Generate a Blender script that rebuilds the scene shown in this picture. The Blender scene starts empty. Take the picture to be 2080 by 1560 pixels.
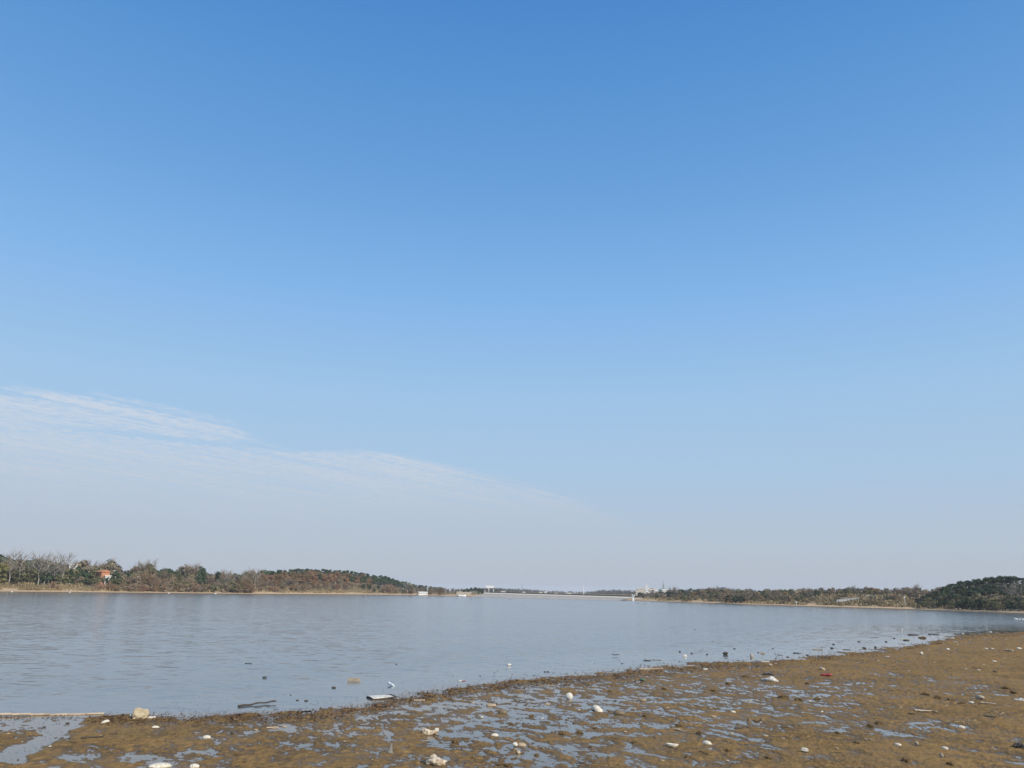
import bpy, bmesh, math, random
import numpy as np
from mathutils import Vector, Matrix, noise as mnoise

S = bpy.context.scene
COL = S.collection
rnd = random.Random(11)
RG = np.random.default_rng(5)

# ------------------------------------------------------------------ camera
FPX, CX, CY, HC = 1563.0, 1040.0, 780.0, 2.0
PITCH, ROLL = math.atan(424 / 1563), math.atan(0.02)
FD = Vector((0, math.cos(PITCH), math.sin(PITCH)))
R0 = Vector((1, 0, 0))
U0 = Vector((0, -math.sin(PITCH), math.cos(PITCH)))
RV = math.cos(ROLL) * R0 + math.sin(ROLL) * U0
UV = -math.sin(ROLL) * R0 + math.cos(ROLL) * U0
cam = bpy.data.objects.new('camera', bpy.data.cameras.new('camera'))
COL.objects.link(cam)
M = Matrix((RV, UV, -FD)).transposed().to_4x4()
M.translation = (0, 0, HC)
cam.matrix_world = M
cam.data.sensor_fit = 'HORIZONTAL'
cam.data.angle = 2 * math.atan(CX / FPX)
cam.data.clip_start = 0.1
cam.data.clip_end = 12000
S.camera = cam

# ------------------------------------------------------------------ light
SUN_EL, SUN_AZ = math.radians(36), math.radians(138)      # azimuth clockwise from +Y: to the right, a little behind
sd = Vector((math.sin(SUN_AZ) * math.cos(SUN_EL), math.cos(SUN_AZ) * math.cos(SUN_EL), math.sin(SUN_EL)))
sun = bpy.data.objects.new('sun', bpy.data.lights.new('sun', 'SUN'))
COL.objects.link(sun)
sun.data.energy = 4.8
sun.data.angle = math.radians(0.5)
sun.data.color = (1.0, 0.93, 0.82)
sun.rotation_euler = sd.to_track_quat('Z', 'Y').to_euler()

def lin(c):
    return tuple(((v / 255) / 12.92 if v <= 10 else ((v / 255 + 0.055) / 1.055) ** 2.4) for v in c)

W = bpy.data.worlds.new('World')
S.world = W
W.use_nodes = True
nt = W.node_tree
bg = nt.nodes['Background']
bg.inputs[1].default_value = 0.1

def N(t, **kw):
    n = nt.nodes.new(t)
    for k, v in kw.items():
        setattr(n, k, v)
    return n

def L(a, b):
    nt.links.new(a, b)

def val(x, sock):
    if isinstance(x, (int, float)):
        sock.default_value = x
    else:
        L(x, sock)

def MT(op, a, b=0.0, c=0.0, clamp=False):
    n = N('ShaderNodeMath', operation=op, use_clamp=clamp)
    val(a, n.inputs[0]); val(b, n.inputs[1]); val(c, n.inputs[2])
    return n.outputs[0]

def MR(x, a, b, lo=0.0, hi=1.0, smooth=True):
    n = N('ShaderNodeMapRange', interpolation_type='SMOOTHSTEP' if smooth else 'LINEAR')
    val(x, n.inputs[0])
    for i, v in enumerate((a, b, lo, hi)):
        val(v, n.inputs[i + 1])
    return n.outputs[0]

def MIX(f, a, b, mode='MIX'):
    n = N('ShaderNodeMix', data_type='RGBA', blend_type=mode)
    val(f, n.inputs[0])
    for x, s in ((a, n.inputs[6]), (b, n.inputs[7])):
        if isinstance(x, tuple):
            s.default_value = (*x[:3], 1)
        else:
            L(x, s)
    return n.outputs[2]

def RAMP(x, stops, interp='LINEAR'):
    n = N('ShaderNodeValToRGB')
    n.color_ramp.interpolation = interp
    while len(n.color_ramp.elements) < len(stops):
        n.color_ramp.elements.new(0.5)
    for e, (p, c) in zip(n.color_ramp.elements, stops):
        e.position = p
        e.color = (*c[:3], 1)
    L(x, n.inputs[0])
    return n.outputs[0]

def NOISE(vec, scale, detail=4, rough=0.55, dist=0.0):
    n = N('ShaderNodeTexNoise')
    n.inputs['Scale'].default_value = scale
    n.inputs['Detail'].default_value = detail
    n.inputs['Roughness'].default_value = rough
    n.inputs['Distortion'].default_value = dist
    if vec is not None:
        L(vec, n.inputs['Vector'])
    return n.outputs[0]

def SCALE(vec, s):
    n = N('ShaderNodeVectorMath', operation='MULTIPLY')
    L(vec, n.inputs[0]); n.inputs[1].default_value = s
    return n.outputs[0]

sky = N('ShaderNodeTexSky', sky_type='NISHITA', sun_disc=False)
sky.sun_elevation = SUN_EL
sky.sun_rotation = SUN_AZ
sky.dust_density = 0.6
sky.ozone_density = 2.0
gen = N('ShaderNodeTexCoord').outputs['Generated']
nrm = N('ShaderNodeVectorMath', operation='NORMALIZE')
L(gen, nrm.inputs[0])
sep = N('ShaderNodeSeparateXYZ')
L(nrm.outputs[0], sep.inputs[0])
dx, dy, dz = sep.outputs
zc = MT('MAXIMUM', dz, 0.0)
SKY = [(0.0, (182, 190, 201)), (0.03, (184, 192, 204)), (0.063, (182, 196, 211)), (0.11, (176, 198, 221)), (0.156, (170, 200, 228)), (0.24, (160, 198, 233)),
       (0.365, (132, 183, 236)), (0.474, (109, 165, 223)), (0.57, (92, 152, 215)), (0.66, (77, 139, 208)), (1.0, (52, 108, 180))]
grade = RAMP(zc, [(p, lin(c)) for p, c in SKY])
m10 = N('ShaderNodeVectorMath', operation='SCALE')
L(grade, m10.inputs[0]); m10.inputs[3].default_value = 10.0
base = MIX(0.94, sky.outputs[0], m10.outputs[0])
# a high sheet of thin cloud: its far edge runs down to the right; coordinates on the flat cloud deck
inv = MT('DIVIDE', 1.0, MT('MAXIMUM', dz, 0.012))
cxn, cyn = MT('MULTIPLY', dx, inv), MT('MULTIPLY', dy, inv)

def deck(px, py):
    v = RV * (px - CX) + UV * (CY - py) + FD * FPX
    return np.array((v.x / v.z, v.y / v.z))
e0, e1 = deck(0, 790), deck(620, 922)
tv = (e1 - e0) / np.linalg.norm(e1 - e0)
nv = np.array((-tv[1], tv[0]))
if nv @ (deck(100, 950) - e0) < 0:
    nv = -nv
cmb = N('ShaderNodeCombineXYZ')
along = MT('ADD', MT('MULTIPLY', MT('SUBTRACT', cxn, float(e0[0])), float(tv[0])), MT('MULTIPLY', MT('SUBTRACT', cyn, float(e0[1])), float(tv[1])))
across = MT('ADD', MT('MULTIPLY', MT('SUBTRACT', cxn, float(e0[0])), float(nv[0])), MT('MULTIPLY', MT('SUBTRACT', cyn, float(e0[1])), float(nv[1])))
L(MT('MULTIPLY', along, 1.0), cmb.inputs[0]); L(across, cmb.inputs[1])
cvec = cmb.outputs[0]
big = NOISE(SCALE(cvec, (0.35, 1.0, 1)), 1.6, 4, 0.55)
fine = NOISE(SCALE(cvec, (0.8, 1.0, 1)), 15.0, 7, 0.68, 0.3)
fc = N('ShaderNodeFloatCurve')
cv = fc.mapping.curves[0]
CURVE = [(-1.0, 0.1), (0.0, 0.0), (0.48, -0.32), (1.16, -0.40), (1.9, 0.02), (2.25, -0.48), (3.2, -0.8), (4.4, -0.75), (6.5, -0.55), (9.0, -0.1)]
while len(cv.points) < len(CURVE):
    cv.points.new(0.5, 0.5)
for q, (a, b) in zip(cv.points, CURVE):
    q.location = ((a + 1) / 10, (b + 1) / 1.5)
fc.mapping.update()
L(MT('MULTIPLY', MT('ADD', along, 1.0), 0.1, clamp=True), fc.inputs['Value'])
eline = MT('SUBTRACT', MT('MULTIPLY', fc.outputs[0], 1.5), 1.0)
streak = NOISE(SCALE(cvec, (0.22, 2.4, 1)), 2.0, 7, 0.64, 0.25)
dsum = MT('ADD', MT('SUBTRACT', across, eline), MT('ADD', MT('MULTIPLY', MT('SUBTRACT', big, 0.5), 0.5), MT('ADD', MT('MULTIPLY', MT('SUBTRACT', fine, 0.5), 0.6), MT('MULTIPLY', MT('SUBTRACT', streak, 0.5), MR(along, 1.5, 4.5, 1.15, 2.7)))))
edge = MR(dsum, -0.12, MR(along, 2.0, 5.5, 0.32, 0.85))
gap_mid = MT('SUBTRACT', 0.60, MT('MULTIPLY', MT('SUBTRACT', along, 0.95), 0.50))
gap_d = MT('ADD', MT('ABSOLUTE', MT('SUBTRACT', across, gap_mid)), MT('MULTIPLY', MT('SUBTRACT', fine, 0.5), 0.35))
gap = MT('MULTIPLY', MR(gap_d, 0.22, 0.05), MT('MULTIPLY', MR(along, 0.35, 1.1), MR(along, 2.0, 1.6)))
tex = MR(MT('ADD', MT('MULTIPLY', fine, 0.55), MT('MULTIPLY', streak, 0.45)), 0.38, 0.59, 0.16, 1.0)
veil = MT('MULTIPLY', MT('MULTIPLY', edge, tex), MT('SUBTRACT', 1.0, MT('MULTIPLY', gap, 0.8)))
veil = MT('MULTIPLY', veil, MR(along, 3.5, 10.5, 0.86, 0.40))
veil = MT('MULTIPLY', veil, MR(dz, 0.0, 0.05))
ccol = RAMP(zc, [(0.0, lin((180, 191, 204))), (0.07, lin((183, 194, 208))), (0.12, lin((196, 206, 219))), (0.17, lin((204, 213, 226))), (0.24, lin((207, 218, 233))), (0.4, lin((206, 218, 236)))])
c10 = N('ShaderNodeVectorMath', operation='SCALE')
L(ccol, c10.inputs[0]); c10.inputs[3].default_value = 10.0
final = MIX(veil, base, c10.outputs[0])
L(final, bg.inputs[0])
S.view_settings.view_transform = 'Standard'
S.view_settings.look = 'None'
S.view_settings.exposure = 0.0
S.view_settings.gamma = 1.0
S.view_settings.use_curve_mapping = False

# ------------------------------------------------------------------ geometry of the view
def ray(px, py):
    return (RV * (px - CX) + UV * (CY - py) + FD * FPX).normalized()

def gp(px, py, z=0.0):
    v = ray(px, py)
    t = (z - HC) / v.z
    return Vector((v.x * t, v.y * t, z))

def vdepth(p):
    return (Vector(p) - Vector((0, 0, HC))).dot(FD)

def zat(px, py, D):
    v = ray(px, py)
    return HC + v.z / math.hypot(v.x, v.y) * D

def proj(x, y, z=0.0):
    a = np.stack([np.broadcast_to(np.asarray(x, float), np.shape(x)), y, np.full(np.shape(x), z) if np.isscalar(z) else z], -1) - np.array((0, 0, HC))
    d = a @ np.array(FD)
    d = np.where(d > 0.05, d, 0.05)
    return CX + FPX * (a @ np.array(RV)) / d, CY - FPX * (a @ np.array(UV)) / d

def perlin(x, y, seed=0):
    xi, yi = np.floor(x).astype(np.int64), np.floor(y).astype(np.int64)
    xf, yf = x - xi, y - yi
    def g(ix, iy, fx, fy):
        h = (ix * 374761393 + iy * 668265263 + seed * 974634777) & 0xFFFFFFFF
        h = ((h ^ (h >> 13)) * 1274126177) & 0xFFFFFFFF
        a = ((h ^ (h >> 16)) & 0xFFFF) * (2 * math.pi / 65536)
        return np.cos(a) * fx + np.sin(a) * fy
    u, v = xf ** 3 * (xf * (xf * 6 - 15) + 10), yf ** 3 * (yf * (yf * 6 - 15) + 10)
    a = g(xi, yi, xf, yf); b = g(xi + 1, yi, xf - 1, yf)
    c = g(xi, yi + 1, xf, yf - 1); d = g(xi + 1, yi + 1, xf - 1, yf - 1)
    return (a + u * (b - a)) * (1 - v) + (c + u * (d - c)) * v

def fbm(x, y, octv=4, gain=0.5, seed=0):
    s, amp, tot = 0.0, 1.0, 0.0
    for i in range(octv):
        s = s + amp * perlin(x * 2 ** i + 17.3 * i, y * 2 ** i - 9.1 * i, seed + i)
        tot += amp * amp
        amp *= gain
    return s / (0.27 * math.sqrt(tot))          # about unit variance

def sstep(a, b, x):
    t = np.clip((x - a) / (b - a), 0, 1)
    return t * t * (3 - 2 * t)

# ------------------------------------------------------------------ object helpers
def npmesh(name, V, F, mats=(), smooth=False, tone=None, mi=None):
    V = np.asarray(V, np.float32); F = np.asarray(F, np.int32)
    me = bpy.data.meshes.new(name)
    k = F.shape[1]
    me.vertices.add(len(V)); me.vertices.foreach_set('co', V.ravel())
    me.loops.add(F.size); me.loops.foreach_set('vertex_index', F.ravel())
    me.polygons.add(len(F)); me.polygons.foreach_set('loop_start', np.arange(0, F.size, k, dtype=np.int32))
    if mi is not None:
        me.polygons.foreach_set('material_index', np.asarray(mi, np.int32))
    me.polygons.foreach_set('use_smooth', np.full(len(F), smooth))
    for m in mats:
        me.materials.append(m)
    if tone is not None:
        a = me.attributes.new('tone', 'FLOAT', 'POINT')
        a.data.foreach_set('value', np.asarray(tone, np.float32))
    me.update(calc_edges=True)
    return me

def link(name, data, parent=None, loc=None, rotz=None, scale=None):
    o = bpy.data.objects.new(name, data)
    COL.objects.link(o)
    if parent is not None:
        o.parent = parent
    if loc is not None:
        o.location = loc
    if rotz is not None:
        o.rotation_euler = (0, 0, rotz)
    if scale is not None:
        o.scale = scale if hasattr(scale, '__len__') else (scale,) * 3
    return o

def tag(o, label=None, cat=None, group=None, kind=None):
    if label: o['label'] = label
    if cat: o['category'] = cat
    if group: o['group'] = group
    if kind: o['kind'] = kind
    return o

def bm_mesh(name, bm, mats=(), smooth=False):
    me = bpy.data.meshes.new(name)
    bm.to_mesh(me); bm.free()
    for m in mats:
        me.materials.append(m)
    if smooth:
        me.polygons.foreach_set('use_smooth', np.full(len(me.polygons), True))
    return me

# ------------------------------------------------------------------ materials
def material(name):
    global nt
    m = bpy.data.materials.new(name)
    m.use_nodes = True
    nt = m.node_tree
    b = nt.nodes['Principled BSDF']
    return m, b

def simple(name, c1, c2=None, scale=30, rough=0.7, bump=0.3, bscale=None, spec=0.3, coords='Object'):
    m, b = material(name)
    co = N('ShaderNodeTexCoord').outputs[coords]
    f = NOISE(co, scale, 5, 0.6)
    c2 = c2 or tuple(v * 0.6 for v in c1)
    L(MIX(MR(f, 0.35, 0.68), c1, c2), b.inputs['Base Color'])
    b.inputs['Roughness'].default_value = rough
    b.inputs['Specular IOR Level'].default_value = spec
    bp = N('ShaderNodeBump')
    bp.inputs['Strength'].default_value = bump
    bp.inputs['Distance'].default_value = 0.01
    L(NOISE(co, bscale or scale * 2, 4, 0.6), bp.inputs['Height'])
    L(bp.outputs[0], b.inputs['Normal'])
    return m

def foliage(name, c1, c2, var=0.25, rough=0.8, trans=0.0):
    m, b = material(name)
    a = N('ShaderNodeAttribute', attribute_name='tone').outputs['Fac']
    oi = N('ShaderNodeObjectInfo').outputs['Random']
    c = MIX(a, c1, c2)
    hs = N('ShaderNodeHueSaturation')
    L(c, hs.inputs['Color'])
    L(MR(oi, 0, 1, 1 - var, 1 + var, False), hs.inputs['Value'])
    L(MR(oi, 0, 1, 0.515, 0.488, False), hs.inputs['Hue'])
    L(hs.outputs[0], b.inputs['Base Color'])
    b.inputs['Roughness'].default_value = rough
    b.inputs['Specular IOR Level'].default_value = 0.15
    return m

# mud
MUD, b = material('mud')
geo = N('ShaderNodeNewGeometry')
pos = geo.outputs['Position']
sp = N('ShaderNodeSeparateXYZ'); L(pos, sp.inputs[0])
n1 = NOISE(pos, 0.5, 5, 0.6); n2 = NOISE(pos, 9.0, 6, 0.65); n3 = NOISE(pos, 45.0, 4, 0.6)
dry = MIX(MR(n1, 0.35, 0.65), (0.298, 0.178, 0.066), (0.222, 0.138, 0.056))
dry = MIX(MR(n2, 0.5, 0.75), dry, (0.40, 0.25, 0.100))
dry = MIX(MR(n2, 0.46, 0.30), dry, (0.105, 0.068, 0.028))
dry = MIX(MT('MULTIPLY', MR(NOISE(pos, 2.2, 5, 0.7), 0.52, 0.64), 0.6), dry, (0.125, 0.085, 0.040))
wet = MIX(MR(n2, 0.35, 0.7), (0.110, 0.068, 0.028), (0.165, 0.102, 0.040))
wn = MT('ADD', sp.outputs[2], MT('MULTIPLY', MT('SUBTRACT', n2, 0.5), 0.014))
dryness = MR(wn, 0.002, 0.020)
col = MIX(dryness, wet, dry)
n4 = NOISE(SCALE(pos, (14, 9, 14)), 1.0, 5, 0.7)
rgh = MR(NOISE(SCALE(pos, (0.8, 0.6, 1)), 1.0, 3, 0.55), 0.40, 0.62)
col = MIX(MT('MULTIPLY', MT('SUBTRACT', 1.0, rgh), 0.4), col, (0.205, 0.130, 0.056))
col = MIX(MT('MULTIPLY', MR(n4, 0.57, 0.70), MT('ADD', MT('MULTIPLY', rgh, 0.5), 0.22)), col, (0.072, 0.050, 0.026))  # dark grain, also relief shade put into the colour of rough mud
col = MIX(MT('MULTIPLY', MR(n4, 0.42, 0.30), MT('MULTIPLY', rgh, 0.35)), col, (0.40, 0.275, 0.13))
film = MR(wn, 0.006, -0.001)
col = MIX(MT('MULTIPLY', film, 0.5), col, (0.125, 0.088, 0.050))
col = MIX(MT('MULTIPLY', MR(n3, 0.6, 0.75), 0.5), col, (0.07, 0.05, 0.028))  # finer dark grain, likewise doubling as painted relief shade
L(col, b.inputs['Base Color'])
L(MT('SUBTRACT', MR(dryness, 0, 1, 0.5, 0.85, False), MT('MULTIPLY', film, 0.28)), b.inputs['Roughness'])
L(MT('ADD', MR(dryness, 0, 1, 0.2, 0.03, False), MT('MULTIPLY', film, 0.15)), b.inputs['Specular IOR Level'])
bp = N('ShaderNodeBump'); L(MR(rgh, 0, 1, 0.35, 1.0, False), bp.inputs['Strength']); bp.inputs['Distance'].default_value = 0.045
L(MT('ADD', n2, MT('MULTIPLY', n3, 0.5)), bp.inputs['Height']); L(bp.outputs[0], b.inputs['Normal'])

# water
WAVES = 0.52
WATER, b = material('lake_water')
pos = N('ShaderNodeNewGeometry').outputs['Position']
calm = N('ShaderNodeAttribute', attribute_name='calm').outputs['Fac']
L(MIX(MR(calm, 0.0, 0.5), (0.165, 0.130, 0.092), (0.118, 0.134, 0.135)), b.inputs['Base Color'])
b.inputs['IOR'].default_value = 1.33
patch = NOISE(SCALE(pos, (0.012, 0.05, 1)), 1.0, 4, 0.6, 0.4)
patch2 = NOISE(SCALE(pos, (0.05, 0.16, 1)), 1.0, 3, 0.6)
wind = MR(MT('ADD', MT('MULTIPLY', patch, 0.65), MT('MULTIPLY', patch2, 0.35)), 0.36, 0.62, 0.65, 1.15)
L(MR(calm, 0.3, 1, 0.03, 0.13, False), b.inputs['Roughness'])
def NCOL(vec, detail, rough, dist):
    n = N('ShaderNodeTexNoise')
    n.inputs['Scale'].default_value = 1.0
    n.inputs['Detail'].default_value = detail
    n.inputs['Roughness'].default_value = rough
    n.inputs['Distortion'].default_value = dist
    L(vec, n.inputs['Vector'])
    v = N('ShaderNodeVectorMath', operation='SUBTRACT')
    L(n.outputs['Color'], v.inputs[0]); v.inputs[1].default_value = (.5, .5, .5)
    return v.outputs[0]
def VADD(a, c):
    v = N('ShaderNodeVectorMath', operation='ADD')
    L(a, v.inputs[0]); L(c, v.inputs[1])
    return v.outputs[0]
slope = VADD(SCALE(NCOL(SCALE(pos, (1.7, 4.6, 1)), 4, 0.68, 0.5), (0.32, 0.74, 0)), SCALE(NCOL(SCALE(pos, (0.3, 1.0, 1)), 3, 0.6, 0.4), (0.05, 0.12, 0)))
sl = N('ShaderNodeVectorMath', operation='SCALE')
L(slope, sl.inputs[0]); L(MT('MULTIPLY', MT('MULTIPLY', calm, wind), WAVES), sl.inputs[3])
up = N('ShaderNodeCombineXYZ'); up.inputs[2].default_value = 1.0
nn = N('ShaderNodeVectorMath', operation='NORMALIZE')
L(VADD(up.outputs[0], sl.outputs[0]), nn.inputs[0])
L(nn.outputs[0], b.inputs['Normal'])

# land beyond the lake: sand at the waterline, dry grass above
LAND, b = material('lake_shore_soil')
pos = N('ShaderNodeNewGeometry').outputs['Position']
sp = N('ShaderNodeSeparateXYZ'); L(pos, sp.inputs[0])
l1 = NOISE(pos, 0.15, 5, 0.6); l2 = NOISE(pos, 1.3, 5, 0.65)
sand = MIX(MR(l2, 0.35, 0.7), (0.56, 0.395, 0.23), (0.38, 0.265, 0.15))
gr = MIX(MR(l1, 0.35, 0.65), (0.165, 0.125, 0.055), (0.24, 0.165, 0.085))
gr = MIX(MR(l2, 0.5, 0.72), gr, (0.095, 0.088, 0.045))
hz = MT('ADD', sp.outputs[2], MT('MULTIPLY', MT('SUBTRACT', l1, 0.5), 1.4))
c = MIX(MR(hz, 0.55, 1.0), sand, gr)
c = MIX(MR(sp.outputs[2], 0.22, 0.05), c, (0.11, 0.085, 0.055))
L(c, b.inputs['Base Color'])
b.inputs['Roughness'].default_value = 0.9
b.inputs['Specular IOR Level'].default_value = 0.1

# ------------------------------------------------------------------ shoreline of the near mud
SHORE = [(-700, 1478), (-300, 1466), (-50, 1462), (0, 1460), (160, 1458), (260, 1455), (400, 1454), (520, 1451), (640, 1447), (740, 1434), (840, 1411), (920, 1398), (1000, 1389),
         (1100, 1379), (1200, 1372), (1290, 1359), (1400, 1349), (1500, 1345), (1600, 1340), (1700, 1328), (1780, 1320), (1850, 1311), (1900, 1301), (1930, 1292),
         (2000, 1286), (2080, 1284), (2300, 1284), (2700, 1290)]
SP = np.array([gp(x, y)[:2] for x, y in SHORE])
SP = np.vstack([[-14.0, -6.0], [-13.5, 3.0], SP, [62.0, 20.0], [70.0, -10.0]])
SAZ = np.arctan2(SP[:, 0], SP[:, 1]); SR = np.hypot(SP[:, 0], SP[:, 1])

def shore_dist(x, y):
    d = np.full(np.shape(x), 1e9)
    for a, bb in zip(SP[:-1], SP[1:]):
        ab = bb - a
        t = np.clip(((x - a[0]) * ab[0] + (y - a[1]) * ab[1]) / (ab @ ab), 0, 1)
        d = np.minimum(d, np.hypot(x - a[0] - t * ab[0], y - a[1] - t * ab[1]))
    az, r = np.arctan2(x, y), np.hypot(x, y)
    rs = np.interp(az, SAZ, SR)
    rs = np.where(np.abs(az) > 1.95, 1e4, rs)
    return np.where(r < rs, d, -d)               # positive on the mud

# how much of the mud stands under a film of water: pixel spots on the flat -> share
WETS = [(30, 1470, .97, 0), (90, 1470, .97, 0), (140, 1470, .9, 0), (112, 1490, .95, 0), (85, 1504, .95, 0), (52, 1522, .95, 0), (15, 1542, .95, 0), (30, 1500, .04, 0), (65, 1497, .06, 0),
        (165, 1490, .05, 0), (120, 1522, .05, 0), (90, 1540, .08, 0), (200, 1476, .05, 0), (10, 1560, .15, 0),
        (240, 1500, .05, 1), (170, 1530, .25, 1), (220, 1548, .35, 1), (300, 1538, .6, 1), (370, 1528, .4, 1), (330, 1505, .05, 1), (400, 1550, .3, 1), (430, 1490, .08, 1), (480, 1500, .35, 1),
        (420, 1535, .2, 1), (540, 1500, .35, 1), (600, 1500, .45, 1), (690, 1485, .45, 1), (650, 1520, .2, 1), (540, 1545, .06, 1), (640, 1550, .08, 1), (750, 1490, .3, 1), (720, 1525, .1, 1),
        (620, 1470, .35, 1), (800, 1460, .4, 1), (850, 1440, .5, 1), (930, 1430, .5, 1), (840, 1505, .15, 1), (790, 1535, .2, 1), (860, 1545, .4, 1), (940, 1500, .55, 1), (930, 1545, .35, 1),
        (1000, 1420, .5, 1), (1000, 1460, .6, 1), (1000, 1510, .5, 1), (1000, 1550, .35, 1), (1100, 1405, .4, 1), (1100, 1440, .65, 1), (1080, 1490, .5, 1), (1150, 1500, .5, 1),
        (1120, 1545, .45, 1), (1200, 1400, .35, 1), (1210, 1440, .6, 1), (1240, 1470, .5, 1), (1240, 1510, .4, 1), (1220, 1550, .3, 1), (1300, 1400, .3, 1), (1310, 1440, .5, 1),
        (1320, 1480, .4, 1), (1310, 1530, .3, 1), (1400, 1380, .3, 1), (1400, 1420, .4, 1), (1410, 1460, .4, 1), (1400, 1500, .2, 1), (1420, 1545, .15, 1), (1500, 1365, .15, 1),
        (1500, 1400, .4, 1), (1490, 1440, .45, 1), (1480, 1465, .5, 1), (1560, 1480, .25, 1), (1520, 1500, .2, 1), (1510, 1540, .12, 1), (1600, 1370, .12, 1), (1600, 1410, .45, 1), (1600, 1440, .45, 1),
        (1620, 1465, .3, 1), (1650, 1500, .06, 1), (1680, 1540, .06, 1), (1700, 1400, .4, 1), (1700, 1440, .35, 1), (1720, 1470, .4, 1), (1780, 1490, .5, 0), (1840, 1496, .45, 0), (1780, 1520, .04, 1),
        (1800, 1380, .15, 1), (1780, 1420, .2, 1), (1800, 1450, .08, 1), (1860, 1475, .35, 0), (1900, 1476, .3, 0), (1950, 1478, .3, 0), (1900, 1420, .05, 1), (1930, 1388, .2, 1), (1990, 1408, .2, 0), (1960, 1350, .01, 1),
        (1860, 1350, .02, 1), (2050, 1340, .01, 1), (2040, 1460, .04, 1), (1960, 1440, .03, 1), (2020, 1490, .18, 0), (1950, 1519, .3, 0), (2010, 1528, .3, 0), (2060, 1545, .2, 0), (1900, 1545, .03, 1), (2000, 1555, .1, 1), (1970, 1500, .06, 1),
        (1720, 1360, .03, 1), (1660, 1355, .05, 1), (1740, 1345, .06, 1), (1820, 1325, .08, 1), (2060, 1300, .02, 1), (1960, 1305, .05, 1)]

def ppf(p):
    t = math.sqrt(-2 * math.log(min(p, 1 - p)))
    v = t - (2.30753 + .27061 * t) / (1 + .99229 * t + .04481 * t * t)
    return -v if p < .5 else v

AMP = 0.0105
def mud_height(x, y):
    x = np.asarray(x, float); y = np.asarray(y, float)
    px, py = proj(x, y)
    front = y > 2.0
    num = np.full(x.shape, 0.02 * -ppf(.06)); den = np.full(x.shape, 0.02)
    for a, bb, f, k in WETS:
        sx, sy = ((24, 9), (55, 19))[k]
        w = np.exp(-((px - a) / sx) ** 2 - ((py - bb) / sy) ** 2) * front
        num += w * -ppf(f if k == 0 else min(.9, (.93 if a < 1380 else .74) * f)); den += w
    m = num / den
    sdv = shore_dist(x, y)
    r = np.hypot(x, y)
    sdv = sdv + (0.12 + r * 0.012) * (1.9 * perlin(x * 1.1, y * .6, 81) + 1.4 * perlin(x * 2.9, y * 1.7, 82) + .9 * perlin(x * .35, y * .3, 83)) * np.clip(1.6 - np.abs(sdv) / (.5 + r * .06), 0, 1)
    wx = x + 0.12 * perlin(x * 2.1, y * 2.1, 91); wy = y + 0.12 * perlin(x * 2.1 + 40, y * 2.1, 92)
    u, v = wx + 0.25 * wy, wy - 0.1 * wx
    n = 0.88 * fbm(u * 3.4, v * 2.5, 5, 0.74, 3) + 0.35 * fbm(u * .7, v * .9, 2, .5, 30)
    n = n / 0.92
    edge_w = 0.12 + r * 0.012
    wr = np.exp(-((sdv - edge_w) / edge_w) ** 2) * (0.7 + 0.8 * perlin(x * .9, y * .9, 55))
    m = m + np.clip(wr, 0, 2)
    sub = np.clip(-sdv / (edge_w * 1.2), 0, 6)
    m = np.where(sdv < 0, -0.9 - sub * 1.5, np.minimum(m, -0.4 + sdv / edge_w * 2.0 + 0.6))
    chunk = np.clip(fbm(x * 5.5, y * 4.5, 3, .6, 70) - 0.7, 0, 3)
    z = AMP * (m + n) + (0.0018 + 0.0034 * sstep(-.2, .9, fbm(x * .8, y * .55, 2, .5, 79))) * fbm(x * 17, y * 14, 3, .65, 60) + 0.014 * chunk * (0.12 + 0.88 * sstep(.0, 0.9, fbm(x * .6, y * .6, 2, .5, 77)))
    z = np.where(z > 0.014, 0.014 + (z - 0.014) * 0.6, z)
    return np.clip(z, -0.25, 0.3)

def mz(x, y):
    return float(mud_height(np.array([x]), np.array([y]))[0])

# azimuth columns: fine inside the view, coarse around
def az_of(px):
    v = ray(px, 1400); return math.atan2(v.x, v.y)
fine_az = np.array([az_of(p) for p in np.arange(-260, 2345, 2.3)])
az = np.concatenate([np.linspace(-math.pi, fine_az[0] - .02, 80), fine_az, np.linspace(fine_az[-1] + .02, math.pi, 80)])
dys = np.concatenate([np.linspace(2200, 720, 22)[:-1], np.linspace(720, 410, 60)[:-1], np.arange(410, 40, -1.05), np.linspace(39.5, 24, 16)])
rr = HC * FPX / dys
A, Rr = np.meshgrid(az, rr)
X, Y = (Rr * np.sin(A)).ravel(), (Rr * np.cos(A)).ravel()
Z = np.concatenate([mud_height(X[i:i + 120000], Y[i:i + 120000]) for i in range(0, len(X), 120000)])
na, nr = len(az), len(rr)
ii, jj = np.meshgrid(np.arange(nr - 1), np.arange(na - 1), indexing='ij')
q = (ii * na + jj).ravel()
F = np.stack([q, q + na, q + na + 1, q + 1], 1)[:, ::-1]
keep = Z[F].max(1) > -0.03
F = F[keep]
used = np.unique(F)
remap = np.full(len(Z), -1); remap[used] = np.arange(len(used))
o = link('mud_beach', npmesh('mud_beach', np.stack([X, Y, Z], 1)[used], remap[F], [MUD], True))
tag(o, kind='structure')

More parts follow.
